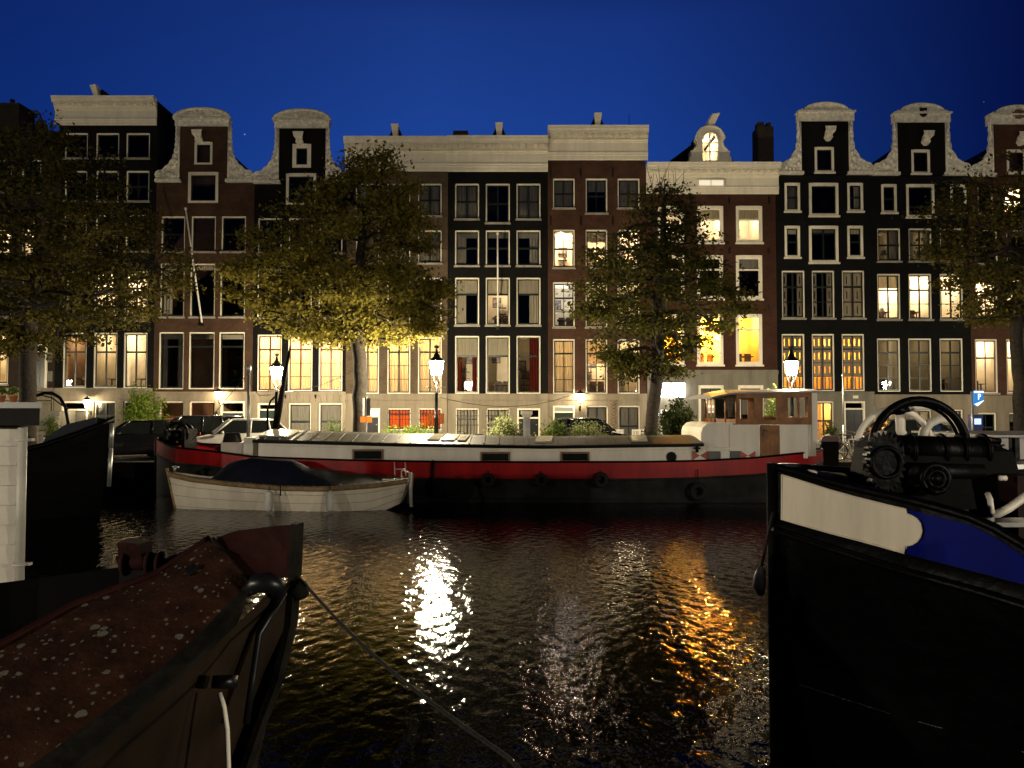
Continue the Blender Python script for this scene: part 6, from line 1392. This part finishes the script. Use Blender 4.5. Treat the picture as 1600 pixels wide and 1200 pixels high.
b = MB(); b.tube([P(1388, 700, 6.9), P(1540, 705, 6.9)], .12, 16); b.tube([P(1400, 735, 6.85), P(1530, 738, 6.85)], .10, 16)
for x in (1398, 1420, 1470, 1500, 1535): b.torus(P(x, 703, 6.9), .13, .02, 'x', 20, 6)
rr = random.Random(4)
for k in range(34): b.sphere(P(rr.uniform(1478, 1535), rr.uniform(690, 720), 6.84), rr.uniform(.012, .03), 5)
b.build('drum', 'gloss_black', wd)
G = P(1381, 722, 6.76); b = MB(); n = 26      # toothed wheel at the left
pl = []
for k in range(n):
    for da, rr_ in ((-.35, .235), (-.15, .275), (.15, .275), (.35, .235)): a = 2 * math.pi * (k + da) / n; pl.append((G.x + rr_ * math.cos(a) * .62, G.z + rr_ * math.sin(a)))
b.prism(pl, G.y - .04, G.y + .05); b.torus(G - Vector((0, .05, 0)), .13, .02, 'y', 20, 6); b.build('gear_wheel', 'gloss_black', wd)
K = P(1461, 748, 6.66); b = MB(); b.torus(K, .115, .03, 'y', 28, 8); b.torus(K - Vector((0, .02, 0)), .07, .018, 'y', 24, 6)
b.tube([K + Vector((0, .3, 0)), K - Vector((0, .03, 0))], .045, 12)
for k in range(6): a = k * math.pi / 3; b.sphere((K.x + .095 * math.cos(a), K.y - .03, K.z + .095 * math.sin(a)), .014, 5)
b.build('warping_head', 'gloss_black', wd)
b = MB(); b.tube([P(1540, 690, 7), P(1556, 720, 6.9), P(1560, 770, 6.8)], .05, 8); b.tube([P(1525, 684, 7), P(1562, 690, 7)], .03, 8); b.build('brake_lever', 'gloss_black', wd)
b = MB(); b.tube([P(1351, 735, 6.8), P(1356, 700, 6.85), P(1362, 690, 6.9)], .02, 6); b.build('hand_lever', 'gloss_black', wd)
# low deckhouse of the same ship, further right
b = MB(); D = 8.6
b.box(px(1556, 700, D), px(1900, 700, D), D, D + 1.6, 1.9, pz(683, D)); b.box(px(1548, 700, D), px(1900, 700, D), D - .1, D + 1.7, pz(683, D) + .001, pz(679.5, D)); dh = b.build('deckhouse', 'sign_back', rs)
b = MB(); 
for xa, xb in ((1545, 1556), (1581, 1588)): b.box(px(xa, 700, D), px(xb, 700, D), D - .06, D - .002, pz(730, D), pz(683, D))
b.box(px(1556, 700, D), px(1900, 700, D), D - .07, D - .061, pz(724, D), pz(717, D)); b.build('deckhouse_frame', 'gloss_black', dh)
b = MB(); X, Z = px(1566, 699, D), pz(699, D); b.torus((X, D - .02, Z), .025, .012, 'y', 14, 6, 0, R(60), R(300)); b.build('latch', 'iron', dh)
b = MB(); b.box(px(1560, 728, 8.0), px(1800, 728, 8.0), 7.9, 8.4, pz(733, 7.9), pz(726, 7.9)); b.build('side_deck', 'steel', rs)
b = MB(); b.tube([P(1543, 772, 6.0), P(1547, 780, 5.95), P(1550, 806, 5.9)], .022, 8); b.tube([P(1549, 808, 5.9), P(1575, 795, 5.95), P(1602, 776, 6.0), P(1640, 750, 6.0)], .032, 8); b.build('pale_railing', 'boat_white', rs)
b = MB(); b.box(px(1578, 760, 6.6), px(1760, 760, 6.6), 6.5, 7.2, 1.8, pz(742, 6.6)); b.build('hatch_cover', mat('dark_hatch', (.012, .004, .0035), .7, spec=.15), rs)
b = MB(); b.tube([P(1562, 747, 6.4), P(1572, 747, 6.4)], .022, 8); b.build('pipe_stub', 'boat_white', rs)
b = MB(); b.box(px(1550, 818, 5.4), px(1640, 818, 5.4), 5.35, 5.6, pz(822, 5.4), pz(815, 5.4)); b.build('wet_sill', 'chrome', rs)

# ------------------------------------------------------------------ white clapboard houseboat at the left
D = 6.5; hb = thing('houseboat', 'white clapboard houseboat corner with dark roof fascia at the left edge', 'houseboat', P(30, 905, D))
zb_, zt_ = pz(912, D), pz(666, D); n = 8; b = MB(); x1_ = px(24, 780, D - .03); hgt = (zt_ - zb_) / n
for k in range(n):
    z = zb_ + hgt * k; b.prismx([(D - .028, z), (D - .004, z + hgt - .004), (D + .03, z + hgt - .004), (D + .03, z)], x1_ - 2.2, x1_)
hb_w = b.build('wall', mat('clapboard', (.48, .44, .37), .6, var=.12, scale=3, bump=.15, bscale=14), hb)
def slant(b, xr, y0, y1, z0, z1):      # block whose right end recedes away to the left, along the sight line of the corner
    k = 1.16; b.loft([[(x1_ - 3.2, y0, z), (xr, y0, z), (xr * (y1 / y0) * 1.02, y1, z), (x1_ - 5.2, y1, z)] for z in (z0, z1)])
b = MB(); slant(b, px(26, 780, D), D + .031, D + 3, zb_ - .3, zt_); b.build('core_wall', 'hull_black', hb)
b = MB(); b.box(x1_ + .001, px(28, 780, D), D - .02, D + .03, zb_, zt_); b.build('dark_gap_strip', 'hull_black', hb)  # black strip put in for the dark gap between boards and downpipe
b = MB(); X = px(33, 780, D - .06); b.tube([(X, D - .06, zb_ - .02), (X, D - .06, zt_)], .036, 12)
for yy in (687, 880): b.torus((X, D - .06, pz(yy, D)), .042, .012, 'z', 14, 6); b.box(X - .07, X + .07, D - .05, D - .001, pz(yy + 2, D), pz(yy - 2, D))
b.build('downpipe', mat('old_pipe', (.46, .43, .37), .5, var=.2), hb)
b = MB(); slant(b, px(62, 650, D - .22), D - .22, D + 3, pz(664, D), pz(638, D)); b.build('fascia', mat('fascia_dark', (.014, .012, .010), .8, spec=.1), hb)
b = MB(); slant(b, px(66, 632, D - .26), D - .26, D + 3.1, pz(638, D) + .001, pz(629, D)); b.build('roof', 'sign_back', hb)
b = MB(); slant(b, px(44, 900, D), D - .3, D + 3, -.5, zb_ - .001); b.build('pontoon', 'hull_black', hb)
POT = P(8, 628, 6.8)
for x, s, lb, mt in ((2, 1.0, 'small orange flower pot at the very edge of the houseboat roof', 'flower_pot'), (21, .9, 'orange flower pot on the houseboat roof near the tree trunk', 'flower_pot')):
    b = MB(); p = P(x, 629, 6.75); p.z = pz(629, D) + .001; b.lathe([(.022, 0), (.034, .055), (.038, .055), (.038, .068), (.03, .068)], p, 12); o = b.build('flower_pot', mat('terracotta', (.42, .15, .05), .7), None, p); tag(o, lb, 'flower pot', 'pots on the houseboat roof')
    V, Fc = leaf_mesh(np.array(p) + np.array([0, 0, .10]) + rng.normal(0, .02, (40, 3)), .02, rng); me = mesh_np('plant', V - np.array(p), Fc); me.materials.append(M['leaf_green']); q = bpy.data.objects.new('plant', me); col.objects.link(q); q.parent = o

# ------------------------------------------------------------------ rusty bow, lower left
M['rust'] = mat('rusty_plate', (.023, .0078, .0042), .85, spec=.08, var=.55, scale=5, bump=.6, bscale=22, detail=10, var2=(.030, .012, .0065))
def add_spots(m, scale=15, thr=.30, colr=(.12, .11, .085)):
    n = m.node_tree.nodes; l = m.node_tree.links; bs = n['Principled BSDF']; src = bs.inputs['Base Color'].links[0].from_socket
    t = n.new('ShaderNodeTexCoord'); mx = None; prev = src
    for sc_, th_, seed in ((scale, .36, .45), (scale * 2.1, .36, .40), (scale * .7, .2, .6)):
        v = n.new('ShaderNodeTexVoronoi'); v.inputs['Scale'].default_value = sc_; no = n.new('ShaderNodeTexNoise'); no.inputs['Scale'].default_value = 30
        av = n.new('ShaderNodeMix'); av.data_type = 'RGBA'; av.blend_type = 'LINEAR_LIGHT'; av.inputs[0].default_value = .012
        l.new(t.outputs['Object'], av.inputs[6]); l.new(t.outputs['Object'], no.inputs['Vector']); l.new(no.outputs['Color'], av.inputs[7]); l.new(av.outputs[2], v.inputs['Vector'])
        s = n.new('ShaderNodeSeparateXYZ'); l.new(v.outputs['Color'], s.inputs[0])
        r_ = n.new('ShaderNodeMath'); r_.operation = 'MULTIPLY'; l.new(s.outputs[0], r_.inputs[0]); r_.inputs[1].default_value = th_
        c = n.new('ShaderNodeMath'); c.operation = 'LESS_THAN'; l.new(v.outputs['Distance'], c.inputs[0]); l.new(r_.outputs[0], c.inputs[1])
        g = n.new('ShaderNodeMath'); g.operation = 'GREATER_THAN'; l.new(s.outputs[1], g.inputs[0]); g.inputs[1].default_value = seed
        k = n.new('ShaderNodeMath'); k.operation = 'MULTIPLY'; l.new(c.outputs[0], k.inputs[0]); l.new(g.outputs[0], k.inputs[1])
        mx = n.new('ShaderNodeMix'); mx.data_type = 'RGBA'; l.new(k.outputs[0], mx.inputs[0]); l.new(prev, mx.inputs[6]); mx.inputs[7].default_value = colr + (1,); prev = mx.outputs[2]
    l.new(prev, bs.inputs['Base Color'])
add_spots(M['rust'])
M['rust_red'] = mat('rust_red', (.020, .005, .004), .8, spec=.1, var=.4, scale=4, bump=.4, bscale=18)
M['strake'] = mat('worn_strake', (.010, .009, .007), .85, spec=.08, var=.6, scale=6, bump=.6, bscale=20)
M['hull_olive'] = mat('hull_olive', (.020, .0135, .008), .8, spec=.08, var=.45, scale=3, bump=.4, bscale=12, detail=8)
rb_ = thing('moored_ship', 'rusty lichen-spotted bow of an old steel barge in the lower left corner', 'ship', P(466, 820, 4.2))
def chain(tab, n=26):
    out = []
    for k in range(n + 1):
        t = k / n * (len(tab) - 1); i = min(int(t), len(tab) - 2); f = t - i; a, c = P(*tab[i]), P(*tab[i + 1]); out.append(a.lerp(c, f))
    return out
rail = chain([(325, 844, 4.32), (245, 898, 4.12), (105, 952, 3.8), (0, 1010, 3.5), (-140, 1080, 3.2)])
edge = chain([(389, 908, 4.05), (297, 1006, 3.62), (196, 1088, 3.3), (70, 1181, 3.0), (-120, 1310, 2.7)])
st_lo = chain([(362, 984, 3.86), (304, 1036, 3.55), (196, 1134, 3.2), (95, 1228, 2.95), (-120, 1400, 2.66)])
b = MB(); mid = [a.lerp(c, .5) + Vector((.0, -.02, .035)) for a, c in zip(rail, edge)]
b.loft([rail, mid, edge], 0, False, False, True); b.loft([rail, [p + Vector((-.02, .05, -.02)) for p in rail], [p + Vector((-.02, .05, -.3)) for p in rail]], 0, False, False); b.build('inclined_bulwark', 'rust', rb_)
b = MB(); q_ = [rail[3].lerp(edge[3], .30), rail[3].lerp(edge[3], .38), rail[4].lerp(edge[4], .38), rail[4].lerp(edge[4], .30)]; b.loft([[p + Vector((0, -.02, .03)) for p in q_], [p + Vector((0, -.028, .045)) for p in q_]]); b.build('deck_slot', 'iron', rb_)
b = MB(); b.tube([p + Vector((0, .02, .01)) for p in rail], .018, 8); b.build('rail_cap', 'rust_red', rb_)
b = MB(); b.tube([P(333, 842, 4.3), P(352, 868, 4.22), P(372, 892, 4.12), P(392, 912, 4.03)], .016, 6); b.build('edge_bar', 'strake', rb_)
# stem plate
S = [P(325, 844, 4.33), P(371, 829, 4.32), P(420, 823, 4.28), P(463, 819, 4.2)]; T = [P(389, 908, 4.06), P(410, 905, 4.1), P(436, 903, 4.13), P(461, 902, 4.15)]
b = MB(); b.loft([S, [a.lerp(c, .5) + Vector((0, -.01, 0)) for a, c in zip(S, T)], T], 0, False, False, True); b.build('stem_plate', 'rust_red', rb_)
stem = [P(466, 818, 4.2), P(463, 887, 4.18), P(456, 975, 4.14), P(436, 1062, 4.1), P(410, 1130, 4.08), P(386, 1200, 4.06), P(340, 1300, 4.02)]
b = MB()
for i in range(len(stem) - 1): pass
b.loft([[p + Vector((-.035, -.02, 0)), p + Vector((.0, -.03, 0)), p + Vector((.02, .04, 0)), p + Vector((-.03, .04, 0))] for p in stem]); b.build('stem', 'strake', rb_)
# hull side between strake and stem
b = MB()
m_ = len(st_lo); sidetop = [P(458, 904, 4.14), P(420, 925, 4.0)] + st_lo
lowc = [Vector((stem[-1].x + .0, stem[-1].y, .0))] ; 
def lower(p, k): return Vector((p.x - .10 * k, p.y + .20 * k, p.z - .75 * k))
rows_ = []
for k in (0, .35, .75, 1.3, 2.2):
    row = []
    for i, p in enumerate(sidetop):
        q = lower(p, k)
        if i == 0: # follow the stem downwards
            z = q.z; q = Vector((np.interp(z, [s.z for s in stem][::-1], [s.x for s in stem][::-1]), np.interp(z, [s.z for s in stem][::-1], [s.y for s in stem][::-1]), z))
        row.append(q)
    rows_.append(row)
b.loft(rows_, 0, False, False, True); b.build('hull', 'hull_olive', rb_)
b = MB(); rg = []
for a, c in list(zip(edge, st_lo)):
    d = (c - a); o_ = Vector((.03, -.05, 0)); rg.append([a, a + o_ + d * .15, a + o_ * 1.3 + d * .5, a + o_ + d * .85, c, c + Vector((-.03, .04, 0)), a + Vector((-.03, .04, 0))])
b.loft(rg, 0, True, True, True); b.build('rubbing_strake', 'strake', rb_)
b = MB(); b.tube([P(385, 925, 4.0), P(400, 912, 3.98), P(420, 910, 3.98), P(432, 916, 4.0), P(436, 932, 4.05)], [.03, .05, .055, .05, .03], 10); b.build('hawse_pipe', 'iron', rb_)
b = MB(); b.tube([P(458, 915, 4.16), P(470, 925, 4.18), P(476, 929, 4.2)], [.05, .055, .03], 10); b.build('stem_knob', 'strake', rb_)
b = MB(); b.tube([P(445, 925, 4.05), P(405, 990, 3.95), P(395, 1060, 3.9), P(385, 1130, 3.86)], .02, 6); b.tube([P(352, 1056, 3.6), P(350, 1075, 3.58)], .06, 8); b.build('anchor_recess', 'iron', rb_)
# far bulwark and deck gear, dark
b = MB(); fr = chain([(330, 843, 4.36), (270, 868, 4.8), (187, 886, 5.2), (40, 906, 5.1), (-120, 925, 4.9)], 14); b.loft([fr, [p + Vector((0, -.03, -.5)) for p in fr]], 0, False, False)
b.loft([[p + Vector((0, -.03, -.3)) for p in fr], [rail[int(i * (len(rail) - 1) / (len(fr) - 1))] + Vector((0, .05, -.28)) for i in range(len(fr))]], 0, False, False); b.build('far_bulwark', 'hull_black', rb_)
b = MB(); p = P(222, 885, 4.75); b.loft([[(p.x - .10, p.y - .08, p.z), (p.x + .05, p.y - .08, p.z), (p.x + .05, p.y + .06, p.z), (p.x - .10, p.y + .06, p.z)], [(p.x - .11, p.y - .09, pz(843, 4.75)), (p.x + .02, p.y - .09, pz(847, 4.75)), (p.x + .02, p.y + .07, pz(847, 4.75)), (p.x - .11, p.y + .07, pz(843, 4.75))]]); b.tube([P(190, 880, 4.7), P(258, 876, 4.7)], .05, 10)
for x in (198, 236, 252): b.torus(P(x, 880, 4.7), .06, .018, 'x', 14, 6)
b.tube([P(183, 872, 4.7), P(190, 890, 4.65)], .012, 6); b.build('deck_winch', 'rust_red', rb_)
b = MB(); b.tube([P(343, 1083, 3.55), P(350, 1105, 3.53), P(355, 1140, 3.52), P(357, 1200, 3.52), P(357, 1260, 3.5)], .011, 6); o = b.build('rope_end', 'boat_white', None, P(343, 1083, 3.55)); tag(o, 'thin pale rope hanging down the side of the rusty bow', 'rope')
# mooring rope to our own quay
a, c = P(466, 901, 4.17), Vector((.25, .95, QZ + .10)); pts = []
aim = P(815, 1198, 2.35)
for k in range(41):
    t = k / 40; p = a.lerp(aim, t / .62) if t < .62 else aim.lerp(c, (t - .62) / .38); p = Vector(p); p.z -= .06 * math.sin(math.pi * min(1, t / .62)); pts.append(p)
b = MB(); b.tube(pts, .007, 7)
for k in range(3):
    hel = []; 
    for i in range(len(pts) - 1):
        for j in range(10):
            t = j / 10; p = pts[i].lerp(pts[i + 1], t); d = (pts[i + 1] - pts[i]).length; an = (i + t) * d * 90 + k * 2.09; hel.append(p + Vector((math.cos(an) * .0045, math.cos(an) * .003, math.sin(an) * .0045)))
    b.tube(hel, .004, 4)
o = b.build('mooring_rope', 'rope', None, a); tag(o, 'dark mooring rope running from the rusty stem across the water to our quay', 'rope')
b = MB(); b.lathe([(.13, 0), (.11, .05), (.09, .35), (.13, .4), (.12, .46), (.001, .48)], (.28, .7, QZ), 14); o = b.build('bollard', 'iron', None, Vector((.28, .7, QZ))); tag(o, 'black iron bollard on the edge of our quay holding the mooring rope', 'bollard')
